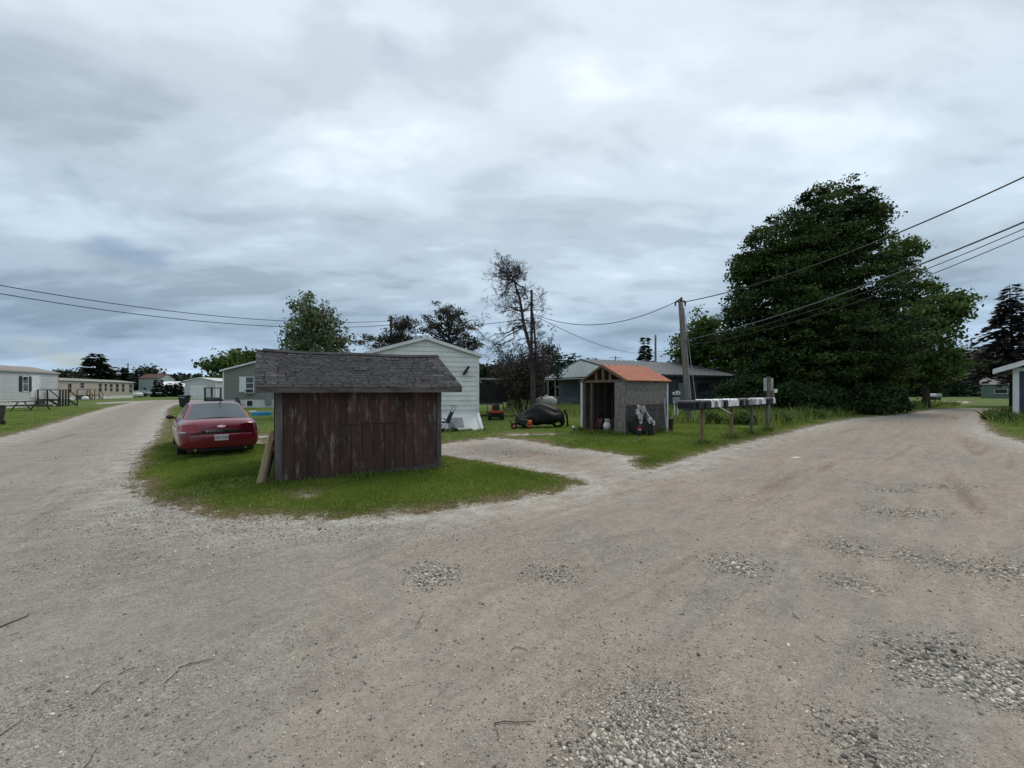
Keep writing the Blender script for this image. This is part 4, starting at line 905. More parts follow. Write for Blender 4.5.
    for xx in (xa, xb - 0.04):
        for sg in (0, 1):
            m = MB()
            y0, y1 = (-e, 1.5) if sg == 0 else (3.0 + e, 1.5)
            m.add([(xx, y0, ze - 0.12), (xx, y1, zr - 0.13), (xx, y1, zr - 0.037), (xx, y0, ze - 0.037), (xx + 0.04, y0, ze - 0.12), (xx + 0.04, y1, zr - 0.13), (xx + 0.04, y1, zr - 0.037), (xx + 0.04, y0, ze - 0.037)],
                  [(0, 1, 2, 3), (4, 7, 6, 5), (0, 4, 5, 1), (2, 6, 7, 3), (0, 3, 7, 4), (1, 5, 6, 2)], 0.5)
    m.build('barge_board', 'old_fascia', root)
    for i in range(7): MB().box(0.05 + i * 0.47, 0.10 + i * 0.47, -e, -0.06, 1.60, 1.655, 0.3).build('rafter_tail', 'old_fascia', root)
old_shed()
def shed_pt(u, v, z): return (SHED_O[0] + u * math.cos(SHED_A) - v * math.sin(SHED_A), SHED_O[1] + u * math.sin(SHED_A) + v * math.cos(SHED_A), z)
for i, (a, b, w, t, mm_, lab) in enumerate((((-0.25, 0.0, 0.0), (-0.045, 0.10, 0.92), 0.085, 0.03, 'pale_lumber', 'long pale tan board leaning outermost against the old shed'),
                                  ((-0.20, 0.06, 0.0), (-0.045, 0.22, 0.75), 0.08, 0.03, 'pale_lumber', 'shorter tan board leaning between two others against the old shed'),
                                  ((-0.16, 0.12, 0.0), (-0.045, 0.34, 0.55), 0.10, 0.025, 'grey_post', 'grey weathered board leaning closest to the old shed wall'))):
    pa, pb = Vector(shed_pt(*a)), Vector(shed_pt(*b)); m = MB(); d = pb - pa
    q_ = d.to_track_quat('Z', 'X').to_matrix().to_4x4(); q_.translation = Vector((0, 0, 0))
    m.box(-w / 2, w / 2, -t / 2, t / 2, -0.02, d.length, 0.5, q_); o = m.build('leaning_board', mm_, bevel=0.003); o.location = pa; tag(o, lab, 'board', 'boards leaning on the old shed')

# ------------------------------------------------------------------ cars
def car(label, loc, rz, paint='red_paint', detail=True, name='parked_car', group=None):
    root = thing(name, label, 'car', (*loc, 0), rz, group)
    HW = 0.925
    # stations: y, bottom z, deck z, half width at belt, belt z, half width low
    ST = [(-1.17, 0.42, 0.80, 0.70, 0.72, 0.74), (-1.13, 0.28, 0.97, 0.79, 0.80, 0.83), (-0.95, 0.22, 1.045, 0.86, 0.90, 0.90), (-0.5, 0.20, 1.065, 0.885, 0.95, HW), (0.1, 0.20, 1.03, 0.89, 0.95, HW),
          (1.0, 0.20, 0.98, 0.89, 0.93, HW), (2.0, 0.20, 0.97, 0.88, 0.91, HW), (2.6, 0.20, 0.965, 0.87, 0.87, HW), (3.1, 0.20, 0.90, 0.83, 0.80, 0.90), (3.6, 0.24, 0.80, 0.74, 0.70, 0.85), (3.86, 0.30, 0.68, 0.60, 0.60, 0.70)]
    rings = []
    for (y, zb, zd, wb, zbelt, wl) in ST:
        half = [(0, zb), (wl * 0.7, zb), (wl * 0.96, zb + 0.05), (wl, zb + 0.2), (wl, 0.5 * (zb + 0.2 + zbelt)), (wb + 0.02, zbelt - 0.05), (wb, zbelt), (wb * 0.93, zbelt + (zd - zbelt) * 0.7), (wb * 0.75, zd), (0, zd + 0.015)]
        rings.append([(x, y, z) for x, z in half] + [(-x, y, z) for x, z in half[-2:0:-1]])
    m = MB(); m.loft(rings); body = m.build('body', paint, root, smooth=True, sub=2)
    cut = MB()
    for y in (0, 2.81):
        for s in (-1, 1): cut.cyl((s * 0.70, y, 0.33), (s * 1.1, y, 0.33), 0.385, 28)
    co = cut.build('cutter', 'black_plastic'); bo = body.modifiers.new('arches', 'BOOLEAN'); bo.object = co; bo.operation = 'DIFFERENCE'; bo.solver = 'EXACT'
    bpy.context.view_layer.update(); dg = bpy.context.evaluated_depsgraph_get(); me = bpy.data.meshes.new_from_object(body.evaluated_get(dg)); body.modifiers.clear(); body.data = me
    while len(me.materials) > 1: me.materials.pop()
    me.polygons.foreach_set('material_index', [0] * len(me.polygons))
    bpy.data.objects.remove(co)
    # greenhouse
    B = [(-0.82, -0.52, 1.035), (0.82, -0.52, 1.035)]; by0, by1, ty0, ty1, bw, tw, zb, zt = -0.56, 2.55, 0.22, 1.62, 0.80, 0.58, 0.96, 1.455
    C_ = lambda sx, y, z, w: (sx * w, y, z)
    gh = MB(); N_ = 10; rings = []
    for i in range(N_ + 1):
        t = i / N_; k = t
        w = bw + (tw - bw) * k; y0 = by0 + (ty0 - by0) * k; y1 = by1 + (ty1 - by1) * k; z = zb + (zt - zb) * k
        rings.append([(-w, y0, z), (-w * 0.5, y0 - 0.05, z), (0, y0 - 0.07, z), (w * 0.5, y0 - 0.05, z), (w, y0, z), (w * 1.01, (y0 + y1) / 2, z), (w, y1, z), (w * .5, y1 + 0.07, z), (0, y1 + 0.09, z), (-w * .5, y1 + 0.07, z), (-w, y1, z), (-w * 1.01, (y0 + y1) / 2, z)])
    top = [(x * 0.9, 0.92 + (y - 0.92) * 0.88, z + 0.03) for x, y, z in rings[-1]]; rings.append(top); rings.append([(x * 0.5, 0.92 + (y - 0.92) * 0.5, 1.503) for x, y, z in rings[-2]])
    gh.loft(rings); gh.build('cabin', paint, root, smooth=True, bevel=0.02)
    def pane(nm, q, off, u0, u1, v0, v1, bow=0.0):
        # q: 4 corners (bottom a, bottom b, top b, top a)
        a, b, c, d_ = [Vector(p) for p in q]; n_ = (b - a).cross(d_ - a).normalized() * off; m = MB(); g = 6; vs = []
        for j in range(g + 1):
            for i in range(g + 1):
                u = u0 + (u1 - u0) * i / g; v = v0 + (v1 - v0) * j / g
                vs.append((a.lerp(b, u)).lerp(d_.lerp(c, u), v) + n_ + n_.normalized() * bow * 4 * u * (1 - u))
        m.add(vs, [(j * (g + 1) + i, j * (g + 1) + i + 1, (j + 1) * (g + 1) + i + 1, (j + 1) * (g + 1) + i) for j in range(g) for i in range(g)])
        return m.build(nm, 'car_glass', root, smooth=True)
    rear = [(-bw, by0, zb), (bw, by0, zb), (tw, ty0, zt), (-tw, ty0, zt)]; pane('rear_window', rear, 0.012, 0.06, 0.94, 0.12, 0.93, 0.062)
    fr = [(bw, by1, zb), (-bw, by1, zb), (-tw, ty1, zt), (tw, ty1, zt)]; pane('windscreen', fr, 0.012, 0.05, 0.95, 0.05, 0.95, 0.08)
    for s in (-1, 1):
        q = [(s * bw, by1 if s < 0 else by0, zb), (s * bw, by0 if s < 0 else by1, zb), (s * tw, ty0 if s < 0 else ty1, zt), (s * tw, ty1 if s < 0 else ty0, zt)]
        r_ = [(0.04, 0.44), (0.47, 0.80), (0.83, 0.93)] if s < 0 else [(0.07, 0.17), (0.20, 0.53), (0.56, 0.96)]
        for (u0, u1) in r_: pane('side_window', q, 0.014, u0, u1, 0.14, 0.90)
    for y in (0, 2.81):
        for s in (-1, 1):
            w = MB(); n = 28; prof = [(0.22, 0.0), (0.31, 0.0), (0.335, 0.03), (0.335, 0.19), (0.31, 0.22), (0.22, 0.22)]
            w.loft([[(s * (0.885 - dx), y + r * math.cos(2 * math.pi * k / n), 0.335 + r * math.sin(2 * math.pi * k / n)) for r, dx in prof] for k in list(range(n)) + [0]], closed=True, cap=False)
            wh = w.build('wheel', 'black_rubber', root, smooth=True)
            r = MB(); r.cyl((s * 0.84, y, 0.335), (s * 0.72, y, 0.335), 0.222, 24)
            r.build('rim_barrel', 'black_metal', wh)
            r = MB(); r.cyl((s * 0.872, y, 0.335), (s * 0.845, y, 0.335), 0.05, 12)
            for k in range(7):
                a = 2 * math.pi * k / 7; r.bar((s * 0.862, y, 0.335), (s * 0.858, y + 0.215 * math.cos(a), 0.335 + 0.215 * math.sin(a)), 0.04, 0.035)
            r.build('rim', 'wheel_alloy', wh)
    if not detail: return root
    for s in (-1, 1):
        m = MB(); m.ball((s * 0.99, 1.98, 1.0), 0.1, 10, 6, (1.0, 0.7, 0.72)); m.bar((s * 0.84, 2.02, 0.96), (s * 0.95, 2.0, 0.98), 0.05, 0.05); m.build('mirror', 'black_plastic' if s < 0 else paint, root, smooth=True)
        # tail lamp wraps round the corner
        m = MB(); pts = [(0.44, -1.215), (0.60, -1.205), (0.74, -1.17), (0.83, -1.09), (0.895, -0.93), (0.915, -0.74)]
        lo = [(s * x, y - 0.008, 0.715 if i > 0 else 0.74) for i, (x, y) in enumerate(pts)]; hi = [(s * x * 0.975, y + 0.035, 0.95 - (0.04 if i == 0 else 0.0) - 0.008 * i) for i, (x, y) in enumerate(pts)]
        back = [(p[0] * 0.9, p[1] + 0.12, p[2]) for p in hi]; bl = [(p[0] * 0.9, p[1] + 0.12, p[2]) for p in lo]
        m.loft([lo, hi, back, bl, lo], closed=False); lamp = m.build('tail_lamp', 'tail_lamp' if s < 0 else 'tail_lamp_dark', root, smooth=False)
        m = MB(); m.loft([[(s * x * 1.004, y - 0.014, z) for (x, y) in (pts[2:5] if s < 0 else pts[3:5])] for z in (0.722, 0.752)], closed=False); m.build('reversing_lens', 'clear_lens', lamp)
        m = MB(); m.loft([[(s * x * 1.0, y - 0.016, z) for (x, y) in ((0.70, -1.155), (0.80, -1.10), (0.86, -1.0))] for z in (0.45, 0.49)], closed=False); m.build('reflector', 'tail_lamp', root)
    m = MB(); m.box(-0.42, 0.42, -1.198, -1.15, 0.70, 0.775); tr = m.build('boot_strip', 'black_plastic', root, bevel=0.01)
    m = MB(); m.box(-0.40, 0.40, -1.203, -1.197, 0.762, 0.770)
    for k, w_ in enumerate((0.05, 0.03, 0.05, 0.04, 0.05, 0.04)): m.box(-0.33 + k * 0.062, -0.33 + k * 0.062 + w_ * 0.8, -1.204, -1.197, 0.722, 0.75)
    m.build('strip_lettering', 'chrome', tr)
    # emblem: a wide slanted cross on the boot lid
    m = MB(); m.prism([(-0.095, -0.02), (-0.035, -0.02), (-0.035, -0.034), (0.045, -0.034), (0.045, -0.02), (0.085, -0.02), (0.10, 0.02), (0.035, 0.02), (0.035, 0.034), (-0.045, 0.034), (-0.045, 0.02), (-0.08, 0.02)], 'y', -0.008, 0.008)
    o = m.build('emblem', 'emblem_metal', root); o.location = (0.0, -1.155, 0.865); o.rotation_euler = (R(-22), 0, 0)
    # bumper crease, plate, lower valance, tail pipes
    m = MB(); m.loft([[(x, y - dy, z) for (x, y) in ((-0.80, -1.08), (-0.60, -1.165), (-0.3, -1.188), (0.3, -1.188), (0.60, -1.165), (0.80, -1.08))] for z, dy in ((0.665, 0.0), (0.655, 0.025), (0.60, 0.03), (0.36, 0.022), (0.30, 0.0))], closed=False)
    m.build('rear_bumper', paint, root, smooth=True)
    m = MB(); m.box(-0.155, 0.155, -1.228, -1.215, 0.485, 0.64); p = m.build('number_plate', 'plate_white', root, bevel=0.004)
    cu = bpy.data.curves.new('plate_text', 'FONT'); cu.body = 'GBT 2046'; cu.size = 0.082; cu.align_x = 'CENTER'; cu.align_y = 'CENTER'; cu.extrude = 0.001; cu.materials.append(M['plate_ink'])
    t0_ = bpy.data.objects.new('plate_lettering', cu); COL.objects.link(t0_); bpy.context.view_layer.update(); tme = bpy.data.meshes.new_from_object(t0_.evaluated_get(bpy.context.evaluated_depsgraph_get())); bpy.data.objects.remove(t0_)
    t = bpy.data.objects.new('plate_lettering', tme); COL.objects.link(t); t.parent = p; t.location = (0, -1.2295, 0.56); t.rotation_euler = (R(90), 0, 0)
    m = MB(); m.loft([[(x, y, z) for (x, y) in ((-0.90, -0.93), (-0.80, -1.09), (-0.60, -1.178), (-0.3, -1.2), (0.3, -1.2), (0.60, -1.178), (0.80, -1.09), (0.90, -0.93))] for z in (0.672, 0.680)], closed=False); m.build('bumper_seam', 'black_plastic', root)
    MB().box(-0.72, 0.72, -1.12, -0.9, 0.20, 0.31).build('valance', 'black_plastic', root)
    for s in (-1, 1): MB().cyl((s * 0.55, -1.16, 0.25), (s * 0.55, -0.9, 0.25), 0.035).build('exhaust_pipe', 'chrome', root)
    MB().bar((0.1, 0.15, 1.48), (0.1, 0.02, 1.60), 0.02, 0.05).build('aerial', 'black_plastic', root)
    for s in (-1, 1):
        for yy in (0.35, 1.42): MB().box(min(s * 0.905, s * 0.945), max(s * 0.905, s * 0.945), yy + 0.02, yy + 0.2, 0.80, 0.825).build('door_handle', paint, root)
    return root
# rear-left tyre stands at pixel (176,456), the car heads up the left-hand road
hd = math.atan2(0.64, 0.77); rl = G(178, 455.5); c_, s_ = math.cos(hd), math.sin(hd)
rc = car('dark red sedan parked on the grass beside the old shed', (rl[0] + 0.80 * c_, rl[1] + 0.80 * s_), hd); rc.scale = (0.93, 0.95, 0.885)

# ------------------------------------------------------------------ white house with the gable
WA = math.atan2(0.30, 0.954); w1 = Vector((-1.42, 18.1)); ww = 4.35
w0 = w1 - Vector((math.cos(WA), math.sin(WA))) * ww
wh = house('mobile_home', 'white sided mobile home whose gable end rises behind the old shed', (w0.x, w0.y), WA, ww, 16, 3.06, 3.80, 'y', 'white_vinyl', 'grey_roof', z0=0.62, ov=0.16, ovx=0.12, pitch=0.20, thick=0.10, fascia=True, skirt='white_vinyl')
m = MB(); m.add([(2.6, -0.02, 0.66), (ww + 0.0, -0.02, 0.66), (ww + 0.02, -0.62, -0.02), (2.6, -0.62, -0.02), (2.6, 0.02, 0.66), (ww, 0.02, 0.66), (ww + .02, 0.0, -0.02), (2.6, 0.0, -0.02)],
    [(0, 1, 2, 3), (4, 7, 6, 5), (1, 5, 6, 2), (0, 3, 7, 4), (0, 4, 5, 1), (3, 2, 6, 7)]); m.build('sloped_skirting', 'white_vinyl', wh)
m = MB(); m.add([(3.05, -0.20, 0.52), (3.62, -0.20, 0.52), (3.66, -0.50, 0.17), (3.02, -0.50, 0.17), (3.05, -0.17, 0.50), (3.62, -0.17, 0.50), (3.66, -0.47, 0.15), (3.02, -0.47, 0.15)],
    [(0, 1, 2, 3), (4, 7, 6, 5), (1, 5, 6, 2), (0, 3, 7, 4), (0, 4, 5, 1), (3, 2, 6, 7)]); m.build('skirting_hatch', 'grey_metal', wh)
m = MB(); m.add([(ww - .10, -0.045, 0.70), (ww + 0.03, -0.045, 0.70), (ww + 0.11, -0.66, -0.02), (ww - 0.02, -0.66, -0.02), (ww - .10, 0.0, 0.70), (ww + 0.03, 0.0, 0.70), (ww + 0.11, -0.60, -0.02), (ww - 0.02, -0.60, -0.02)],
    [(0, 1, 2, 3), (4, 7, 6, 5), (1, 5, 6, 2), (0, 3, 7, 4), (0, 4, 5, 1), (3, 2, 6, 7)]); m.build('skirting_trim', 'white_trim', wh)
lt = MB(); lt.ball((3.80, -0.12, 2.42), 0.075, 10, 6, (1, 1.1, 0.9)); lt.bar((3.80, 0, 2.36), (3.80, -0.12, 2.42), 0.04, 0.04); lt.bar((3.80, -0.12, 2.44), (3.90, -0.26, 2.62), 0.10, 0.05); lt.bar((3.78, -0.1, 2.40), (3.68, -0.24, 2.28), 0.10, 0.05)
lt.build('wall_floodlight', 'black_metal', wh)

def stroller():
    d = 16.9; root = thing('stroller', 'black folding stroller standing at the wall between shed and white house', 'stroller', (X(447.5, d), d, 0), R(-62))
    m = MB()
    for s in (-1, 1):
        m.tube([(s * .17, -.28, .1), (s * .17, 0, .45), (s * .17, .22, .85), (s * .17, .30, .99), (s * .17, .25, 1.05), (s * .17, .18, 1.0)], 0.014, 7)
        m.tube([(s * .17, .30, .1), (s * .17, .05, .42), (s * .17, -.18, .55)], 0.013, 7)
    m.tube([(-.17, -.28, .12), (.17, .28, .12)], .012, 6); m.tube([(.17, -.28, .12), (-.17, .28, .12)], .012, 6); m.build('frame', 'black_metal', root, smooth=True)
    m = MB(); m.add([(-.16, .16, .78), (.16, .16, .78), (.16, .0, .40), (-.16, .0, .40), (-.16, -.24, .42), (.16, -.24, .42), (-.15, .20, .77), (.15, .20, .77), (.15, .03, .36), (-.15, .03, .36), (-.15, -.24, .37), (.15, -.24, .37)],
        [(0, 1, 2, 3), (3, 2, 5, 4), (6, 9, 8, 7), (9, 10, 11, 8), (0, 6, 7, 1), (4, 5, 11, 10), (0, 3, 9, 6), (3, 4, 10, 9), (1, 7, 8, 2), (2, 8, 11, 5)]); m.build('seat', 'black_cloth', root)
    for (x, y) in ((-.17, -.28), (.17, -.28), (-.17, .3), (.17, .3)):
        w = MB(); w.cyl((x - .02, y, .075), (x + .02, y, .075), .075, 14); w.build('wheel', 'black_rubber', root)
stroller()

# ------------------------------------------------------------------ yard things behind
def trampoline():
    root = thing('trampoline', 'round trampoline with dark safety net beside the white house', 'trampoline', (-2.0, 27.8, 0)); r = 1.45
    circ = lambda rr, z, n=28: [(rr * math.cos(2 * math.pi * k / n), rr * math.sin(2 * math.pi * k / n), z) for k in range(n + 1)]
    m = MB(); m.tube(circ(r, .75), .03, 6, cap=False); m.build('frame', 'grey_metal', root); MB().tube(circ(r, 2.36), .02, 6, cap=False).build('top_ring', 'grey_metal', root)
    m = MB(); m.prism([p[:2] for p in circ(r - .15, 0)[:-1]], 'z', .74, .755); m.build('mat', 'black_cloth', root)
    m = MB(); m.loft([circ(r + .06, .77)[:-1], circ(r - .2, .79)[:-1]], cap=False); m.build('pad', 'grey_tarp', root)
    for k in range(6):
        a = 2 * math.pi * (k + .3) / 6; x, y = (r + .04) * math.cos(a), (r + .04) * math.sin(a); m = MB(); m.tube([(x, y, 0), (x, y, 2.40)], .025, 7); m.build('net_pole', 'black_metal', root)
    m = MB(); m.loft([circ(r - .02, .78)[:-1], circ(r - .02, 2.0)[:-1]], cap=False)
    nm = bpy.data.materials.new('net'); nm.use_nodes = True; b = nm.node_tree.nodes['Principled BSDF']; b.inputs['Base Color'].default_value = (.012, .014, .014, 1); b.inputs['Alpha'].default_value = 0.72; b.inputs['Roughness'].default_value = .9; M['net'] = nm
    m.build('net', 'net', root)
trampoline()
def mower():
    d = 23.4; root = thing('riding_mower', 'small red and orange riding mower on the grass by the trampoline', 'mower', (X(496, d), d, 0), R(4))
    m = MB(); m.box(-.36, .36, -.1, .5, .40, .50); m.box(-.36, -.18, -.15, .4, .50, .54); m.box(.18, .36, -.15, .4, .50, .54); m.build('fender', 'mower_red', root, bevel=.03)
    m = MB(); m.box(-.2, .2, -.05, .32, .54, .60); m.box(-.19, .19, -.12, -.04, .55, .86); m.build('seat', 'black_plastic', root, bevel=.03)
    m = MB(); m.box(-.22, .22, .75, 1.45, .35, .75); m.build('hood', 'mower_red', root, bevel=.06)
    m = MB(); m.tube([(0, .75, .7), (0, .58, .93)], .02, 6); m.tube([(.16 * math.cos(k * .524), .58 + .07 * math.sin(k * .524), .93 + .12 * math.sin(k * .524)) for k in range(13)], .014, 6, cap=False); m.build('steering_wheel', 'black_plastic', root)
    m = MB(); m.box(-.3, .3, .1, .75, .14, .40); m.build('chassis', 'black_metal', root)
    for x, y, r in ((-.34, .1, .23), (.34, .1, .23), (-.3, 1.2, .17), (.3, 1.2, .17)):
        w = MB(); w.cyl((x - .1, y, r), (x + .1, y, r), r, 18); w.build('wheel', 'black_rubber', root)
mower()
def covered_bike():
    d = 18.9; root = thing('covered_motorcycle', 'motorcycle under a creased black tarp on the back lawn', 'motorcycle', (X(541, d), d, 0), R(6)); s = 1 / F * d
    top = [(-26, 8), (-24, 12), (-20, 14), (-15, 17), (-9, 22), (-4, 24.5), (2, 23.5), (8, 22), (14, 20.5), (19, 18), (22, 14), (24, 8)]
    rings = []
    for i, (x, z) in enumerate(top):
        w = 0.30 + 0.12 * math.sin(i * 1.1) + (0.1 if 2 < i < 9 else 0); hz = (z + 1) * s; zb = 0.10 + 0.08 * math.sin(i * 2.3) + (0.12 if i in (8, 9) else 0); ring = []
        for k in range(17):
            a = math.pi * k / 16; f = 1 + 0.16 * math.sin(k * 2.1 + i * 1.4) + 0.12 * math.sin(k * 4.3 - i * 2.0) + random.uniform(-.07, .07)
            yy = -math.cos(a) * w * f * (1.15 if math.sin(a) < .5 else 1); zz = zb + (hz - zb) * (math.sin(a) ** 0.62) * (1 + random.uniform(-.05, .03))
            ring.append((x * s + random.uniform(-.03, .03) + 0.03 * math.sin(k * 1.7 + i), yy, zz))
        rings.append(ring)
    m = MB(); m.loft(rings, closed=True); m.build('cover', 'black_cloth', root, smooth=True, sub=1)
    for x in (-15 * s, 17 * s):
        w = MB(); n = 22; w.tube([(x + .25 * math.cos(2 * math.pi * k / n), 0, .29 + .25 * math.sin(2 * math.pi * k / n)) for k in range(n + 1)], .05, 8, cap=False)
        for k in range(6): w.bar((x, 0, .29), (x + .23 * math.cos(k * 1.047), 0, .29 + .23 * math.sin(k * 1.047)), .015, .015)
        w.build('wheel', 'black_rubber', root)
    m = MB(); m.tube([(23 * s, -.1, .78), (25.5 * s, -.15, .55), (26.5 * s, -.15, .05)], .045, 6); m.build('cover_corner', 'black_cloth', root)
covered_bike()
def tiller():
    d = 18.5; root = thing('garden_tiller', 'garden tiller with black handles and orange engine in front of the tarp', 'tiller', (X(524, d), d - .35, 0), R(0)); s = d / F
    m = MB()
    for y in (-.18, .18): m.tube([(-2 * s, y * .5, .35), (-9 * s, y, .62), (-16 * s, y, .86), (-19 * s, y, .86)], .018, 7)
    m.tube([(-9 * s, -.18, .62), (-9 * s, .18, .62)], .014, 6); m.tube([(-14 * s, -.18, .35), (-12 * s, 0, .2), (-5 * s, 0, .3)], .03, 6); m.build('handlebar', 'black_metal', root)
    m = MB(); m.box(3 * s, 7.5 * s, -.22, .02, .10, .38); o = m.build('engine_cover', 'orange_plastic', root, bevel=.03)
    MB().box(4 * s, 6 * s, -.235, -.215, .17, .25).build('recoil_grille', 'black_plastic', o)
    m = MB(); m.box(-4 * s, 4 * s, -.15, .15, .18, .42); m.build('body', 'black_metal', root, bevel=.03)
    m = MB(); m.cyl((-10 * s, -.2, .14), (-10 * s, -.14, .14), .14, 16); m.build('wheel', 'black_rubber', root)
    m = MB(); m.cyl((-10 * s, -.215, .14), (-10 * s, -.2, .14), .06, 12); m.build('wheel_hub', 'orange_plastic', root)
tiller()
def tank():
    d = 30.0; root = thing('gas_tank', 'long pale horizontal gas tank standing beyond the covered motorcycle', 'tank', (X(546, d), d, 0), R(8)); r = .36; L_ = 1.3
    m = MB(); rings = []
    for i in range(13):
        t = i / 12; x = -L_ / 2 + L_ * t; k = 1 if 1 < i < 11 else (.85 if i in (1, 11) else .45); x += (.1 if i == 0 else -.1 if i == 12 else 0) * -1
        rings.append([(x, r * k * math.cos(a), .85 + r * k * math.sin(a)) for a in [2 * math.pi * q / 20 for q in range(20)]])
    m.loft(rings); m.build('shell', 'tank_paint', root, smooth=True)
    m = MB(); m.ball((0, 0, 1.2), .14, 12, 6, (1, 1, .8)); m.build('valve_dome', 'tank_paint', root, smooth=True)
    for x in (-.4, .4): MB().box(x - .05, x + .05, -.3, .3, 0, .56).build('leg', 'concrete', root)
tank()

# ------------------------------------------------------------------ the long blue-grey building
NB = (8.7, 33.0); NA = math.atan2(5.7, 11.3)
def long_building():
    L_, D = 12.7, 11.8; hw, hr = 3.0, 4.42
    root = thing('long_building', 'long low blue-grey building with dark metal roof behind the open shed', 'building', (*NB, 0), NA)
    m = MB(); m.prism([(0, 0), (D, 0), (D, hw - .12), (D / 2, hr - .2), (0, hw - .12)], 'x', 1.6, L_ - .5); m.build('wall', 'blue_grey_wall', root)
    m = MB(); x = 1.65
    while x < L_ - .6: m.box(x, x + .03, -.012, .002, 0, hw - .15, random.random()); x += .42
    m.build('wall_battens', 'blue_grey_wall', root)
    sl = (hr - hw) / (D / 2); e = .35; prof = [(-e, hw - sl * e - .1), (D / 2, hr - .12), (D + e, hw - sl * e - .1), (D + e, hw - sl * e), (D / 2, hr), (-e, hw - sl * e)]
    ro = MB().prism(prof, 'x', 0, L_ + .3).build('roof', 'metal_roof', root); m = MB(); x = 0.1
    while x < L_ + .3: 
        m.add([(x, -e, hw - sl * e + .003), (x + .04, -e, hw - sl * e + .003), (x + .04, D / 2, hr + .003), (x, D / 2, hr + .003), (x, -e, hw - sl * e + .035), (x + .04, -e, hw - sl * e + .035), (x + .04, D / 2, hr + .035), (x, D / 2, hr + .035)],
              [(0, 1, 2, 3), (4, 5, 6, 7), (0, 4, 7, 3), (1, 5, 6, 2), (0, 4, 5, 1)]); x += .6
    m.build('roof_seams', 'metal_roof', ro)
    m = MB(); m.add([(.02, -e, hw - sl * e - .1), (.02, D + e, hw - sl * e - .1), (.02, D / 2, hr - .13), (.12, -e, hw - sl * e - .1), (.12, D + e, hw - sl * e - .1), (.12, D / 2, hr - .13)], [(0, 1, 2), (3, 5, 4), (0, 1, 4, 3), (1, 2, 5, 4), (2, 0, 3, 5)])
    m.build('gable_panel', 'light_metal', root)
    m = MB(); m.box(-.02, 1.58, -.2, D + .1, hw - .34, hw - .28); m.build('porch_beam', 'white_trim', root)
    MB().box(-.2, L_ + .3, -e - .10, -e - .003, hw - .30, hw - .19).build('gutter', 'dark_shutter', root)
    for y in (.1, D - .1): MB().box(.1, .22, y - .06, y + .06, 0, hw - .3).build('porch_post', 'dark_pole_wood', root)
    m = MB(); m.box(.3, 1.5, .2, D - .2, 0, 1.0); m.build('porch_screen', 'blue_grey_wall', root)
    window(root, 7.5, 1.25, .85, 1.1, y=1.6, side=True, glass='green_blind', frame='dark_shutter', sash=False)
    door(root, 6.1, .15, 1.0, 2.1, m='silver_paint', frame='dark_shutter'); window(root, 3.6, 1.1, 1.0, 1.0, frame='dark_shutter'); window(root, 8.6, 1.3, 1.4, .9, frame='dark_shutter'); 
long_building()

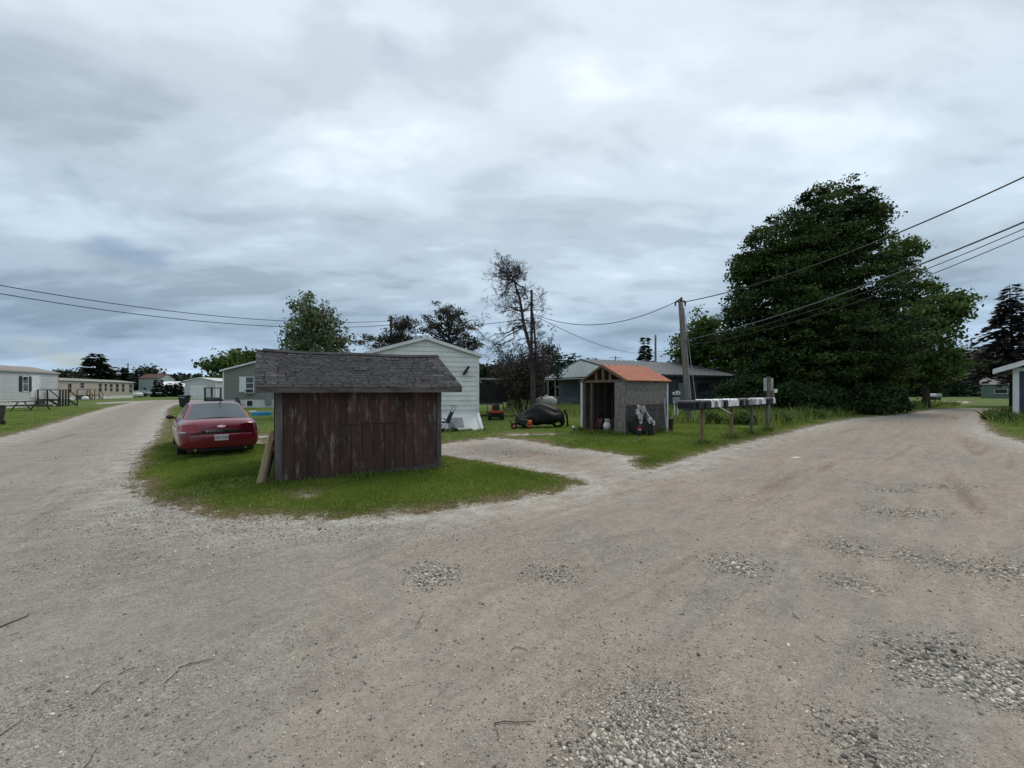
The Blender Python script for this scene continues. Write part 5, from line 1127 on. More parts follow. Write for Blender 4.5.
# ------------------------------------------------------------------ open timber shed with the orange roof
def open_shed():
    o = (4.10, 15.5); a = math.atan2(1.3, 1.95); Ls, D = 2.35, 2.24       # local x along the boarded side, y along the open gable
    root = thing('open_shed', 'unfinished open timber shed with flat orange roof and chipboard side', 'shed', (*o, 0), a)
    hw, hr = 2.06, 2.62
    m = MB(); m.box(.02, Ls, 0, .02, 1.10, 1.62, .75); m.box(.02, 1.2, -.003, .018, 1.625, hw - .03, .5); m.box(1.205, Ls, -.002, .018, 1.625, hw - .03, .65); m.build('side_board', 'chipboard', root)
    m = MB(); m.box(.02, 1.18, -.001, .02, .03, 1.095, .35); m.box(1.185, Ls, 0.001, .02, .03, 1.095, .5); m.build('lower_side_board', 'dark_chipboard', root)
    MB().box(0, Ls, -.02, -.001, 1.085, 1.115).build('side_batten', 'brown_lumber', root)
    m = MB(); m.box(-.022, 0, .0, .50, .03, hw - .1, .6); m.build('front_board', 'chipboard', root)
    m = MB(); m.box(.0, Ls, D - .02, D, .03, hw - .02, .3); m.build('far_side_board', 'dark_chipboard', root)
    m = MB(); m.box(Ls - .02, Ls, .02, D - .02, .03, hw - .02, .3); m.build('back_board', 'dark_chipboard', root)
    MB().box(-.02, Ls, .02, D - .02, .0, .06).build('floor_deck', 'brown_lumber', root)
    st = MB()
    for y in (D - .11, D - .42, D - 1.0, D - 1.4): pass
    for (x, y, w) in ((.02, D - .10, .05), (.02, D - .50, .07), (.02, .52, .05)): MB().box(x, x + .09, y, y + w, .06, hw - .12).build('front_stud', 'brown_lumber', root)
    for k in range(5): MB().box(.35 + k * .42, .39 + k * .42, D - .11, D - .022, .06, hw - .1, .5).build('inner_stud', 'brown_lumber', root)
    for k in range(3): MB().box(Ls - .11, Ls - .022, .5 + k * .5, .54 + k * .5, .06, hw - .1, .5).build('inner_stud', 'brown_lumber', root)
    m = MB(); m.box(-.03, .08, 0, D, hw - .12, hw - .03); m.build('header_beam', 'brown_lumber', root)
    pk = D / 2; sl = (hr - hw) / pk
    for y in (.35, .75, pk, D - .75, D - .35)[1:4]: MB().box(-.02, .07, y - .045, y + .045, hw - .03, hw - .05 + sl * min(y, D - y)).build('gable_stud', 'brown_lumber', root)
    for xx in (-.09, .8, 1.6, Ls - .02):
        m = MB(); e = .10
        for sg in (0, 1):
            f = (lambda y: y) if sg == 0 else (lambda y: D - y); z0_ = hw - sl * e
            m.add([(xx, f(-e), z0_ - .10), (xx, f(pk), hr - .10), (xx, f(pk), hr - .012), (xx, f(-e), z0_ - .012), (xx + .04, f(-e), z0_ - .10), (xx + .04, f(pk), hr - .10), (xx + .04, f(pk), hr - .012), (xx + .04, f(-e), z0_ - .012)],
                  [(0, 1, 2, 3), (4, 7, 6, 5), (0, 4, 5, 1), (2, 6, 7, 3), (0, 3, 7, 4), (1, 5, 6, 2)])
        m.build('rafter', 'brown_lumber', root)
    m = MB(); e = .14; z0_ = hw - sl * e
    m.prism([(-e, z0_ - .01), (pk, hr - .01), (D + e, z0_ - .01), (D + e, z0_ + .012), (pk, hr + .014), (-e, z0_ + .012)], 'x', -.06, Ls + .12); m.build('roof', 'orange_roofing', root)
    m = MB(); m.box(-.07, .03, D - .02, D + .05, 0, hw - .05); m.build('corner_trim', 'white_trim', root)
    m = MB(); m.box(Ls - .02, Ls + .04, -.03, .03, 0, hw - .05); m.build('corner_trim', 'white_trim', root)
    return o, a
OS_O, OS_A = open_shed()
def os_pt(u, v): return (OS_O[0] + u * math.cos(OS_A) - v * math.sin(OS_A), OS_O[1] + u * math.sin(OS_A) + v * math.cos(OS_A))
def cylinder_tank():
    p = os_pt(.25, 1.15); root = thing('gas_cylinder', 'white gas cylinder inside the open shed doorway', 'gas bottle', (*p, .06), 0)
    m = MB(); m.cyl((0, 0, 0), (0, 0, .05), .11, 18); m.ball((0, 0, .20), .155, 18, 10, (1, 1, 1.05)); m.build('tank', 'white_metal', root, smooth=True)
    m = MB(); m.cyl((0, 0, .34), (0, 0, .42), .03, 10)
    for k in range(3):
        a = k * 2.09; m.bar((.09 * math.cos(a), .09 * math.sin(a), .33), (.09 * math.cos(a), .09 * math.sin(a), .45), .05, .02)
    n = 16; m.tube([(.09 * math.cos(2 * math.pi * k / n), .09 * math.sin(2 * math.pi * k / n), .46) for k in range(n + 1)], .014, 6, cap=False); m.build('valve_collar', 'white_metal', root)
cylinder_tank()
def lump(name, label, cat, loc, sx, sy, sz, matn, seed, group=None):
    r_ = random.Random(seed); m = MB(); rings = []; n = 14
    for i in range(9):
        t = i / 8; a = math.pi / 2 * t; rings.append([(sx * math.cos(a) ** .6 * math.cos(2 * math.pi * k / n) * (1 + .13 * math.sin(k * 1.9 + i + seed)), sy * math.cos(a) ** .6 * math.sin(2 * math.pi * k / n) * (1 + .13 * math.sin(k * 2.3 - i)),
            sz * math.sin(a) * (1 + .1 * math.sin(k * 1.3 + seed))) for k in range(n)])
    rings[-1] = [(x * .05, y * .05, sz) for x, y, z in rings[-2]]
    m.loft(rings); o = m.build(name, matn, smooth=True, sub=1); o.location = loc; return tag(o, label, cat, group)
lump('full_bag', 'bulging black bag on the right inside the open shed', 'bag', (*os_pt(.45, .75), .06), .33, .26, .62, 'black_cloth', 3)
lump('full_bag', 'dark reddish bag heaped behind the front stud in the open shed', 'bag', (*os_pt(.5, 1.75), .06), .25, .25, .5, 'insulator_brown', 5)
lump('cloth_bundle', 'small black bundle on the grass at the open shed left corner', 'bundle', (*os_pt(-.1, D := 2.42), 0), .22, .13, .10, 'black_cloth', 6)
o = MB().ball((0, 0, .05), .055, 10, 6).build('white_ball', 'white_trim', smooth=True); o.location = (*os_pt(-.28, 2.5), .1); tag(o, 'small white object lying on the black bundle by the open shed', 'ball')
def cart():
    p = os_pt(.42, -.34); root = thing('garden_cart', 'black garden cart heaped with a grey crumpled tarp against the open shed', 'cart', (*p, 0), OS_A - .25)
    m = MB(); m.box(-.35, .35, -.22, .22, .18, .22); m.box(-.35, .35, -.22, -.19, .22, .50); m.box(-.35, .35, .19, .22, .22, .50); m.box(-.35, -.32, -.19, .19, .22, .50); m.box(.32, .35, -.19, .19, .22, .50); m.build('tub', 'black_plastic', root, bevel=.01)
    for x in (-.25, .25):
        for y in (-.24, .24): MB().cyl((x, y - .03, .12), (x, y + .03, .12), .12, 16).build('wheel', 'black_rubber', root)
    m = MB(); m.tube([(-.34, -.22, .5), (-.36, -.26, .8)], .015, 6); m.tube([(.34, -.22, .5), (.36, -.22, .72)], .015, 6); m.build('handle', 'black_metal', root)
    m = MB(); m.add([(-.34, -.228, .26), (-.14, -.228, .26), (-.24, -.228, .42)], [(0, 1, 2)]); o = m.build('warning_triangle', 'sticker_red', root); MB().box(-.28, -.18, -.238, -.230, .20, .27).build('triangle_label', 'white_trim', o)
    m = MB(); m.add([(-.30, -.16, .45), (.30, -.16, .45), (.30, .16, .45), (-.30, .16, .45), (-.12, -.05, .98), (.10, -.02, .92), (.08, .1, .9), (-.12, .1, .94)], [(0, 1, 5, 4), (1, 2, 6, 5), (2, 3, 7, 6), (3, 0, 4, 7), (4, 5, 6, 7)]); m.build('dark_load', 'black_cloth', root, sub=2, smooth=True)
    r_ = random.Random(11)
    def drape(x0, x1, zt, zb, yb, name='tarp'):
        m = MB(); nx, nz = 9, 12; vs = []
        for j in range(nz + 1):
            t = j / nz
            for i in range(nx + 1):
                u = i / nx; w = 1 + .25 * math.sin(t * 5 + u * 3); x = (x0[0] + (x0[1] - x0[0]) * t) * (1 - u) + (x1[0] + (x1[1] - x1[0]) * t) * u
                vs.append((x * w + r_.uniform(-.018, .018), -.02 - (yb + .02) * t ** .7 + .05 * math.sin(u * 11 + t * 4) + r_.uniform(-.02, .02), zt + (zb - zt) * t + .05 * math.sin(u * 7) + r_.uniform(-.02, .02)))
        m.add(vs, [(j * (nx + 1) + i, j * (nx + 1) + i + 1, (j + 1) * (nx + 1) + i + 1, (j + 1) * (nx + 1) + i) for j in range(nz) for i in range(nx)])
        o = m.build(name, 'grey_tarp', root, smooth=True, sub=1); k = o.modifiers.new('thickness', 'SOLIDIFY'); k.thickness = .012
    drape((-.16, -.36), (-.03, -.10), 1.05, .50, .24)
    drape((.0, .16), (.10, .36), 1.03, .44, .24)
    drape((-.15, -.12), (.09, .12), 1.08, .88, .12)
cart()
m = MB(); pa = Vector((*os_pt(1.95, -.30), 0)); pb = Vector((*os_pt(2.12, -.035), 1.30)); m.bar((0, 0, -.01), pb - pa, .05, .03); o = m.build('leaning_pole', 'pale_box' if 'pale_box' in M else 'grey_metal'); o.location = pa; tag(o, 'thin grey pole leaning on the chipboard side of the open shed', 'pole')
def bin_small():
    p = os_pt(2.6, .12); root = thing('red_bin', 'dark red bin behind the right corner of the open shed', 'bin', (*p, 0)); m = MB(); m.loft([[(r * math.cos(2 * math.pi * k / 16), r * math.sin(2 * math.pi * k / 16), z) for k in range(16)] for r, z in ((.17, 0), (.20, .5))]); m.build('tub', 'tail_lamp_dark', root)
    MB().cyl((0, 0, .5), (0, 0, .54), .215, 16).build('lid', 'black_plastic', root)
bin_small()

# ------------------------------------------------------------------ the row of mailboxes
MBA = math.atan2(.69, .72); MO = Vector((4.80, 12.07)); MD = Vector((math.cos(MBA), math.sin(MBA)))
def mailbox_rail():
    root = thing('mailbox_rail', 'long timber rail on four posts carrying the roadside mailboxes', 'mailbox stand', (*MO, 0), MBA)
    m = MB(); m.box(.12, 8.1, -.05, .05, 1.06, 1.10); m.build('rail', 'rail_lumber', root); m = MB(); m.box(.12, 8.1, -.20, .20, 1.10, 1.125); m.build('shelf', 'rail_lumber', root)
    for i, (px, py, mt_) in enumerate(((700, 444.5, 'post_lumber'), (731, 438.5, 'post_lumber'), (750, 434.2, 'grey_post'), (767, 431, 'grey_post'))):
        g = Vector(G(px, py)); t = (g - MO).dot(MD); m = MB(); m.box(t - .045, t + .045, -.045, .045, -.05, 1.065 if i else 1.062); o = m.build('post', mt_, root); o.location.z = 0; 
mailbox_rail()
BOXC = {'black': 'black_paint', 'white': 'white_paint_box', 'grey': 'grey_paint_box', 'pale grey': 'pale_box', 'dark purple': 'purple_box'}
mm('black_paint', (.007, .008, .011), (.012, .012, .016), scale=6, rough=.5, spec=.3); mm('white_paint_box', (.80, .80, .80), (.70, .70, .70), scale=9, rough=.4)
mm('grey_paint_box', (.22, .225, .24), (.16, .165, .175), scale=9, rough=.4); mm('pale_box', (.38, .385, .41), (.28, .285, .31), scale=9, rough=.4); mm('purple_box', (.045, .03, .06), rough=.4); mm('flag_red', (.5, .02, .02), rough=.4)
def make_mailbox(colour):
    root = thing('mailbox', 'x', 'mailbox', (0, 0, 0), MBA, 'mailboxes on the roadside rail'); mt_ = BOXC[colour]
    w, h = .088, .13; arc = [(w * math.cos(math.pi * k / 10), h + w * math.sin(math.pi * k / 10)) for k in range(11)]; prof = [(w, 0)] + arc + [(-w, 0)]
    m = MB(); m.prism(prof, 'y', -.23, .24); m.build('box', mt_, root, bevel=.003)
    m = MB(); m.prism([(x * 1.04, z * 1.02) for x, z in prof], 'y', -.245, -.231); d_ = m.build('door', mt_, root)
    MB().box(-.02, .02, -.262, -.245, h + w * .55, h + w * .55 + .018).build('pull', 'grey_metal', d_)
    m = MB(); m.box(w + .003, w + .008, -.12, -.02, .10, .118); m.box(w + .003, w + .008, -.12, -.07, .10, .15); m.build('flag', 'flag_red', root); return root
seq = ['black'] * 5 + ['white', 'grey', 'white', 'pale grey', 'black', 'white', 'white', 'white', 'white', 'black', 'black', 'grey', 'black', 'grey', 'pale grey', 'pale grey', 'white', 'pale grey', 'grey', 'white', 'white', 'dark purple', 'dark purple', 'dark purple', 'pale grey', 'white', 'grey']
protos = {}
n_box = len(seq)
for i, c in enumerate(seq):
    if c in protos: o = dup(protos[c])
    else: o = protos[c] = make_mailbox(c)
    t = .28 + i * (7.66 / (n_box - 1)); p = MO + MD * t; o.location = (p.x, p.y, 1.125); o.rotation_euler.z = MBA + random.uniform(-.04, .04); s = random.uniform(.88, 1.10); o.scale = (random.uniform(1.15, 1.32), random.uniform(.92, 1.06), s); k_ = random.uniform(-.03, .03); o.location.x += k_; o.location.y -= k_
    run_i = i
    wd = ORD[i] if i < 31 else 'far end'
    if i == 0: pos = 'at the very near end of the roadside rail'
    elif i == n_box - 1: pos = 'at the very far end of the roadside rail'
    elif i < n_box / 2: pos = '%s from the near end of the roadside rail' % ORD[i]
    else: pos = '%s from the far end of the roadside rail' % ORD[n_box - 1 - i]
    o['label'] = '%s metal mailbox, %s' % (c, pos)
# the hanging open door of a white box
p = MO + MD * (.28 + 7 * (7.66 / (n_box - 1))) ; m = MB(); m.bar((-.02, 0, 0), (.30, -.06, -.20), .14, .02); o = m.build('mailbox_flap', 'white_trim'); o.location = (p.x + .17, p.y - .19, 1.13); tag(o, 'white open flap hanging down in front of the mailbox row', 'flap')

def meter_stand():
    d = 24; root = thing('meter_stand', 'pair of pale meter boxes on two white legs beside the utility pole', 'meter stand', (X(676, d), d, 0), R(5)); s = d / F
    for x in (-1.6, 1.9): MB().box(x * s - .03, x * s + .03, -.03, .03, 0, 1.25).build('leg', 'white_metal', root)
    for x, sx in ((-2.0, -1), (1.3, 1)):
        o = MB().box(x * s - .10, x * s + .10, -.12, -.032, Z(403, d), Z(397, d)).build('meter_box', 'grey_metal', root, bevel=.01)
    for x in (-2.4, 1.0):
        o = MB().cyl((x * s, -.16, Z(393.5 if x < 0 else 393, d)), (x * s, -.02, Z(393.5 if x < 0 else 393, d)), .09 if x < 0 else .115, 16).build('meter_dial', 'white_trim', root)
        MB().cyl((x * s, -.175, Z(393.3, d)), (x * s, -.161, Z(393.3, d)), .045, 12).build('dial_face', 'dark_shutter', o)
    MB().box(-.22, .22, -.03, .03, Z(397.5, d), Z(389.5, d)).build('backboard', 'dark_pole_wood', root)
meter_stand()
def panel_post():
    d = 18.6; root = thing('meter_post', 'grey wooden post with two pale metal panels at the end of the mailboxes', 'post', (X(768.5, d), d, 0), R(4)); s = d / F
    MB().box(-.055, .055, -.055, .055, -.05, Z(376.5, d)).build('post', 'grey_post', root)
    for a, b in ((-5.0, -1.9), (1.9, 4.6)): MB().box(a * s, b * s, -.03, .02, Z(391, d), Z(378, d)).build('panel', 'pale_metal' if 'pale_metal' in M else mm('pale_metal', (.36, .36, .33), (.28, .28, .26), scale=5, rough=.5) and 'pale_metal', root, bevel=.006)
    MB().box(2.4 * s, 5.6 * s, -.05, .03, Z(399, d), Z(391.3, d)).build('dark_box', 'grey_post', root)
    MB().box(5.2 * s, 8.4 * s, -.06, -.02, Z(392.5, d), Z(389, d)).build('small_plate', 'white_trim', root)
panel_post()

# ------------------------------------------------------------------ utility poles and wires
def pole(label, px, base_d, top_py, r, lean=0, matn='pole_wood', arm=0, base_px=None, name='utility_pole', hw=True):
    bx = base_px or px; x0 = X(bx, base_d); root = thing(name, label, 'pole', (x0, base_d, 0)); zt = Z(top_py, base_d); dx = X(px, base_d) - x0
    m = MB(); m.tube([(dx * i / 6 * 1.0, 0, -.1 + (zt + .1) * i / 6) for i in range(7)], [r * (1 - .15 * i / 6) for i in range(7)], 14); m.build('shaft', matn, root, smooth=True)
    if arm:
        o = MB().box(dx - arm, dx + arm, -r - .06, -r + .02, zt - .5, zt - .4).build('crossarm', 'dark_pole_wood', root)
    return root, (x0 + dx, base_d, zt)
pr, ptop = pole('tall grey wooden utility pole standing behind the near end of the mailboxes', 680.3, 22.0, 299, .135, base_px=689)
zt = ptop[2]; dx = ptop[0] - pr.location.x
m = MB(); m.cyl((dx, -.12, zt - .12), (dx, -.12, zt + .06), .05, 10); m.box(dx - .22, dx + .22, -.05, .05, zt - .16, zt - .08); m.build('top_bracket', 'insulator_brown', pr)
for s_ in (-1, 1):
    m = MB()
    for k in range(3): m.cyl((dx + s_ * .25, 0, zt - .22 - k * .07), (dx + s_ * .25, 0, zt - .17 - k * .07), .06 - .01 * k, 10)
    m.build('insulator', 'insulator_brown', pr)
m = MB(); m.tube([(dx * t_ + .15 - .03 * t_, -.04, zt * t_) for t_ in (0, .2, .4, .6, .8, .93)], .035, 7); m.build('conduit', 'grey_metal', pr)
m = MB(); m.tube([(dx + .45 * (.6), .0, zt - .9), (dx * .6 + .30, -.03, zt * .55), (.25 + .1, -.05, 1.0), (.36, -.05, 0)], .018, 6); m.build('guy_wire', 'grey_metal', pr)
pole_p, T_dead = pole('dark bare utility pole standing within the dead tree', 531.6, 27.0, 290, .095, matn='dark_pole_wood')
_, T_mid = pole('dark utility pole top showing above the sparse pine', 391, 42.0, 316, .14, matn='dark_pole_wood', arm=.3)
_, T_far = pole('brown utility pole beside the slim distant spruce', 655.5, 62.0, 335, .16, matn='pole_wood', arm=0)
_, T_far2 = pole('far thin utility pole with a crossarm above the orange shed roof', 615.5, 110.0, 356, .17, arm=1.6)
pole('short dark post right of the dead tree', 543, 30.0, 345, .12, matn='dark_pole_wood', name='dark_post', arm=0)
_, T_lamp = pole('distant grey utility pole between pines and far houses at left', 128, 150.0, 363, .2, arm=1.0)
def wire(label, a, b, sag, r=.012, matn='wire_black', n=28, group='overhead wires'):
    a, b = Vector(a), Vector(b); pts = []
    for i in range(n + 1):
        t = i / n; p = a.lerp(b, t); p.z -= sag * 4 * t * (1 - t); pts.append(p - a)
    m = MB(); m.tube(pts, r, 6); o = m.build('overhead_wire', matn, smooth=True); o.location = a; return tag(o, label, 'wire', group)
def beyond(a, px, py, d, k, sag=0):          # carries a wire on through the point seen at (px,py) to its next support outside the view
    a = Vector(a); p = Vector((X(px, d), d, Z(py, d) + 4 / k * (1 - 1 / k) * sag)); return tuple(a + (p - a) * k)
TP = (ptop[0] + .2, ptop[1], ptop[2] - .15)
wire('thick wire from the tall pole rising across the maple to the upper right', TP, beyond(TP, 1024, 177, 12, 1.35, .8), .8, .022)
TL = (ptop[0] + .12, ptop[1], Z(341, 22))
wire('pale service cable crossing in front of the maple to the right', TL, beyond(TL, 1024, 222, 11.5, 1.3, .55), .55, .024, 'wire_grey')
wire('thin service wire just below the pale cable', (TL[0], TL[1], TL[2] - .1), beyond(TL, 1024, 228, 11.5, 1.3, .7), .7, .012)
wire('lower thin wire at the right, beneath the service cable', (TL[0], TL[1], TL[2] - .25), beyond(TL, 1024, 234, 11.5, 1.3, .8), .8, .012)
wire('slack wire sagging from the tall pole to the dead tree pole', (ptop[0] - .25, ptop[1], ptop[2] - .15), (T_dead[0], T_dead[1], Z(313, 27)), .95, .018)
wire('wire falling from the dead tree pole to the brown pole by the spruce', (T_dead[0], T_dead[1], Z(314, 27)), (T_far[0], T_far[1], Z(352, 62)), 1.0, .018)
wire('wire from the tall pole down to the far right of the orange roof', (T_far[0], T_far[1], Z(350, 62)), (ptop[0], ptop[1], Z(340, 22)), .4, .012)
wire('wire linking the far crossarm pole to the brown pole', (T_far2[0], T_far2[1], T_far2[2] - .4), (T_far[0], T_far[1], Z(352, 62)), 1.0, .03)
wire('wire from the pine pole through the dead tree', (T_mid[0], T_mid[1], Z(321, 42)), (T_dead[0], T_dead[1], Z(318, 27)), .5, .018)
L1 = (X(0, 24), 24, Z(283, 24) + 1.15); L2 = (X(0, 24), 24, Z(289, 24) + 1.2)
L1 = tuple(Vector(L1) + (Vector(L1) - Vector(T_mid)) * .35); L2 = tuple(Vector(L2) + (Vector(L2) - Vector(T_mid)) * .35)
wire('upper of the two long wires sloping in from the left edge', (T_mid[0], T_mid[1], Z(321, 42)), L1, 1.5, .024)
wire('lower of the two long wires sloping in from the left edge', (T_mid[0], T_mid[1], Z(325, 42)), L2, 1.6, .024)

# ------------------------------------------------------------------ right-hand building
def right_building():
    d = 25.3; root = thing('garage_building', 'navy building with thick white trim at the right edge of the picture', 'garage', (X(1013.5, d), d, 0), R(-52)); W_, D = 7.0, 9.0; hw, hr = 3.0, 4.4
    m = MB(); m.prism([(0, 0), (W_, 0), (W_, hw), (W_ / 2, hr), (0, hw)], 'y', 0, D); siding(m, (0, 0), (1, 0), W_, 0, hw, hr, pitch=.2, out=(0, -1)); siding(m, (0, 0), (0, 1), D, 0, hw, pitch=.2, out=(-1, 0)); m.build('wall', 'navy_wall', root)
    sl = (hr - hw) / (W_ / 2); e = .75; z0 = hw - sl * e
    MB().prism([(-e, z0 + .02), (W_ / 2, hr + .02), (W_ + e, z0 + .02), (W_ + e, z0 + .16), (W_ / 2, hr + .16), (-e, z0 + .16)], 'y', -.6, D + .4).build('roof', 'grey_roof', root)
    MB().prism([(-e - .01, z0 - .10), (W_ / 2, hr - .10), (W_ + e, z0 - .10), (W_ + e, z0 + .19), (W_ / 2, hr + .19), (-e - .01, z0 + .19)], 'y', -.64, -.603).build('barge_board', 'white_trim', root)
    MB().box(-e - .04, -e - .003, -.6, D, z0 - .08, z0 + .15).build('fascia', 'white_trim', root)
    MB().box(-.03, .22, -.05, .1, 0, hw - .02).build('corner_post', 'white_trim', root)
    MB().box(.22, W_, -.055, -.02, hw - .25, hw - .05).build('head_trim', 'white_trim', root)
    o = MB().box(.8, 3.6, -.03, -.019, 0, 2.3).build('garage_door', 'navy_wall', root)
right_building()
def green_house():
    d = 84; gr = house('small_house', 'small dull green house with a white framed window beyond the right lawn', (X(981, d), d), R(-48), 4.6, 7, 2.7, 4.2, 'x', 'green_wall', 'grey_roof', z0=0.0, pitch=.3, corner=False, cat='house')
    window(gr, 2.6, 1.0, 1.6, .8, sash=False)
green_house()
def grill():
    d = 50; root = thing('garden_grill', 'black grill cart with a white lid standing alone on the right lawn', 'grill', (X(935, d), d, .25), R(15)); s = d / F
    m = MB(); m.box(-.5, .55, -.3, .3, .25, .62); m.build('firebox', 'black_metal', root, bevel=.05)
    m = MB(); m.prism([(-.45, .62), (.68, .62), (.64, .88), (.5, .98), (-.3, .98), (-.42, .85)], 'y', -.32, .32); m.build('lid', 'white_metal', root, bevel=.03)
    m = MB(); m.box(-.95, -.52, -.25, .25, .40, .45); m.build('side_shelf', 'black_metal', root)
    for x in (-.42, .42):
        for y in (-.22, .22): MB().box(x - .03, x + .03, y - .03, y + .03, -.28, .26).build('leg', 'black_metal', root)
    MB().tube([(.0, -.36, .8), (.4, -.36, .8)], .02, 6).build('handle', 'black_metal', root)
grill()
car('white car parked far off at the edge of the right lawn', (X(962, 112), 112), R(100), 'white_paint', False)
car('dark grey car parked beyond the white car on the right lawn', (X(978, 118), 118), R(95), 'silver_paint', False)

# ------------------------------------------------------------------ left side: mobile homes
def white_home():
    a, b = Vector((-42.9, 30.4)), Vector((-47.3, 44.8)); L_ = (b - a).length; rz = math.atan2(b.y - a.y, b.x - a.x)
    h = house('mobile_home', 'long white mobile home with dark shutters at the left edge', (a.x, a.y), rz, L_, 4.3, 3.35, 4.0, 'x', 'pale_vinyl', 'brown_roof', z0=.62, ov=.12, ovx=.15, fascia=True, trim='grey_metal', pitch=.2)
    return h, a, rz, L_
# seen wall must face the road (towards the camera side, local -y): the wall runs away from the eye, so its -y side is the right-hand one
h1, h1a, h1r, h1L = white_home()
def along(px, a, rz):      # distance along a wall line that is seen at pixel column px
    k = (px - 512) / F; c, s = math.cos(rz), math.sin(rz); return (k * a.y - a.x) / (c - k * s)
for (px0, px1, z, h, sh) in ((22.5, 27.5, 1.55, 1.35, 'dark_shutter'),):
    t0, t1 = along(px0, h1a, h1r), along(px1, h1a, h1r); window(h1, (t0 + t1) / 2, z, abs(t1 - t0), h, shutters=sh)
t = along(35, h1a, h1r); door(h1, t, .95, 1.1, 2.1); o = MB().box(t - 1.5, t - 1.2, -.2, -.03, 2.65, 2.85).build('porch_light', 'black_metal', h1)
def h1_pt(t, out): c, s = math.cos(h1r), math.sin(h1r); return (h1a.x + t * c + out * s, h1a.y + t * s - out * c)
def deck(name, label, a, rz, L_, D, z, rail=.95, posts=5, steps=True, matn='rail_lumber', floor=None):
    root = thing(name, label, 'deck', (*a, 0), rz); MB().box(0, L_, -D, -.05, z - .12, z).build('floor', floor or matn, root)
    for i in range(posts):
        x = .05 + (L_ - .1) * i / (posts - 1); MB().box(x - .05, x + .05, -D, -D + .1, 0, z + rail).build('post', matn, root)
    for x in (0, L_ - .08): MB().box(x, x + .08, -.2, -.1, 0, z + rail).build('post', matn, root)
    m = MB(); m.box(0, L_, -D - .02, -D + .07, z + rail, z + rail + .06); m.box(0, L_, -D, -D + .04, z + .12, z + .18); m.box(0, .08, -D, -.1, z + rail, z + rail + .06); m.build('railing', matn, root)
    if steps:
        for k in range(4): MB().box(L_ + .05 + k * .28, L_ + .36 + k * .28, -D + .1, -.3, z - .22 - k * .2, z - .17 - k * .2).build('step', matn, root)
        for y in (-D + .05, -.3):
            m = MB(); m.bar((L_, y, z + rail), (L_ + 1.3, y, rail * .95), .07, .07); m.bar((L_ + 1.25, y, 0), (L_ + 1.25, y, rail), .08, .08); m.bar((L_, y, z - .1), (L_ + 1.2, y, .05), .05, .2)
            m.build('stair_rail', matn, root)
    return root
t0, t1 = along(33, h1a, h1r), along(53, h1a, h1r)
deck('porch_deck', 'grey wooden porch with railing and steps on the white mobile home', h1_pt(t0 + .3, 0.02), h1r, (t1 - t0) * .5, 1.9, .75, rail=.9, posts=4)
def picnic_table():
    p = (X(31, 34.5), 34.5); root = thing('picnic_table', 'dark wooden picnic table on the grass before the white mobile home', 'table', (*p, 0), h1r - .15); m = MB()
    for k in range(5): m.box(-1.1, 1.1, -.4 + k * .16, -.26 + k * .16, .72, .76)
    m.build('tabletop', 'rail_lumber', root)
    for s in (-1, 1):
        m = MB(); m.box(-1.1, 1.1, s * .75 - .14, s * .75 + .14, .42, .46); m.build('bench', 'rail_lumber', root)
    for x in (-.8, .8):
        m = MB()
        for s in (-1, 1): m.bar((x, s * .2, .72), (x, s * .72, 0), .08, .04)
        m.bar((x + .05, -.85, .40), (x + .05, .85, .40), .04, .09); m.build('leg', 'rail_lumber', root)
picnic_table()
def wheelie(label, px, d, rz, s=1.0):
    root = thing('wheelie_bin', label, 'bin', (X(px, d), d, 0), rz)
    m = MB(); m.loft([[(-.22, -.25, .06), (.22, -.25, .06), (.22, .22, .06), (-.22, .22, .06)], [(-.29, -.34, .92), (.29, -.34, .92), (.29, .34, .92), (-.29, .34, .92)]]); m.build('body', 'black_plastic', root, bevel=.02)
    m = MB(); m.prism([(-.37, .92), (.38, .92), (.38, .96), (.1, 1.02), (-.2, 1.02), (-.37, .97)], 'x', -.32, .32); m.build('lid', 'black_plastic', root, bevel=.01)
    for sx in (-1, 1): MB().cyl((sx * .23 - .03, .26, .12), (sx * .23 + .03, .26, .12), .12, 14).build('wheel', 'black_rubber', root)
    MB().tube([(-.22, .38, .93), (.22, .38, .93)], .02, 6).build('handle', 'black_plastic', root); root.scale = (s, s, s); return root
wheelie('black wheeled trash bin cut off by the left edge of the picture', -6.0, 20.0, R(25), .93)
b2 = wheelie('black wheeled trash bin on the road edge ahead of the red car', 184.5, 40.0, R(10), 1.15); MB().box(-.17, .17, -.350, -.338, .80, .87).build('label_strip', 'grey_metal', b2)
def beige_home():
    a, b = Vector((-69.7, 66)), Vector((-79.3, 90)); L_ = (b - a).length; rz = math.atan2(b.y - a.y, b.x - a.x)
    h = house('mobile_home', 'long low beige mobile home with a row of narrow windows', (a.x, a.y), rz, L_, 4.6, 3.2, 3.65, 'x', 'beige_vinyl', 'brown_roof', z0=.7, skirt='white_vinyl', ov=.2, ovx=.2, fascia=True, trim='white_metal', pitch=.25)
    for px, w, hh, z in ((69.5, 1.0, 1.5, 1.2), (82, 1.2, .9, 2.0), (100, 1.1, 1.5, 1.35), (105.5, 1.0, 1.3, 1.5), (111, 1.1, 1.5, 1.35), (117, 1.2, 1.6, 1.3), (123, 1.2, 1.6, 1.3), (130.5, 1.5, 1.8, 1.1)):
        t = along(px, a, rz)
        if .5 < t < L_ - .5: window(h, t, z, w, hh, frame='white_metal')
    return a, rz, L_
b_a, b_r, b_L = beige_home()
t0 = along(76, b_a, b_r); c, s = math.cos(b_r), math.sin(b_r)
deck('porch_deck', 'small brown porch at the door of the beige mobile home', (b_a.x + t0 * c + .02 * s, b_a.y + t0 * s), b_r, 3.0, 1.8, .8, rail=.9, posts=3, matn='brown_lumber', steps=True)
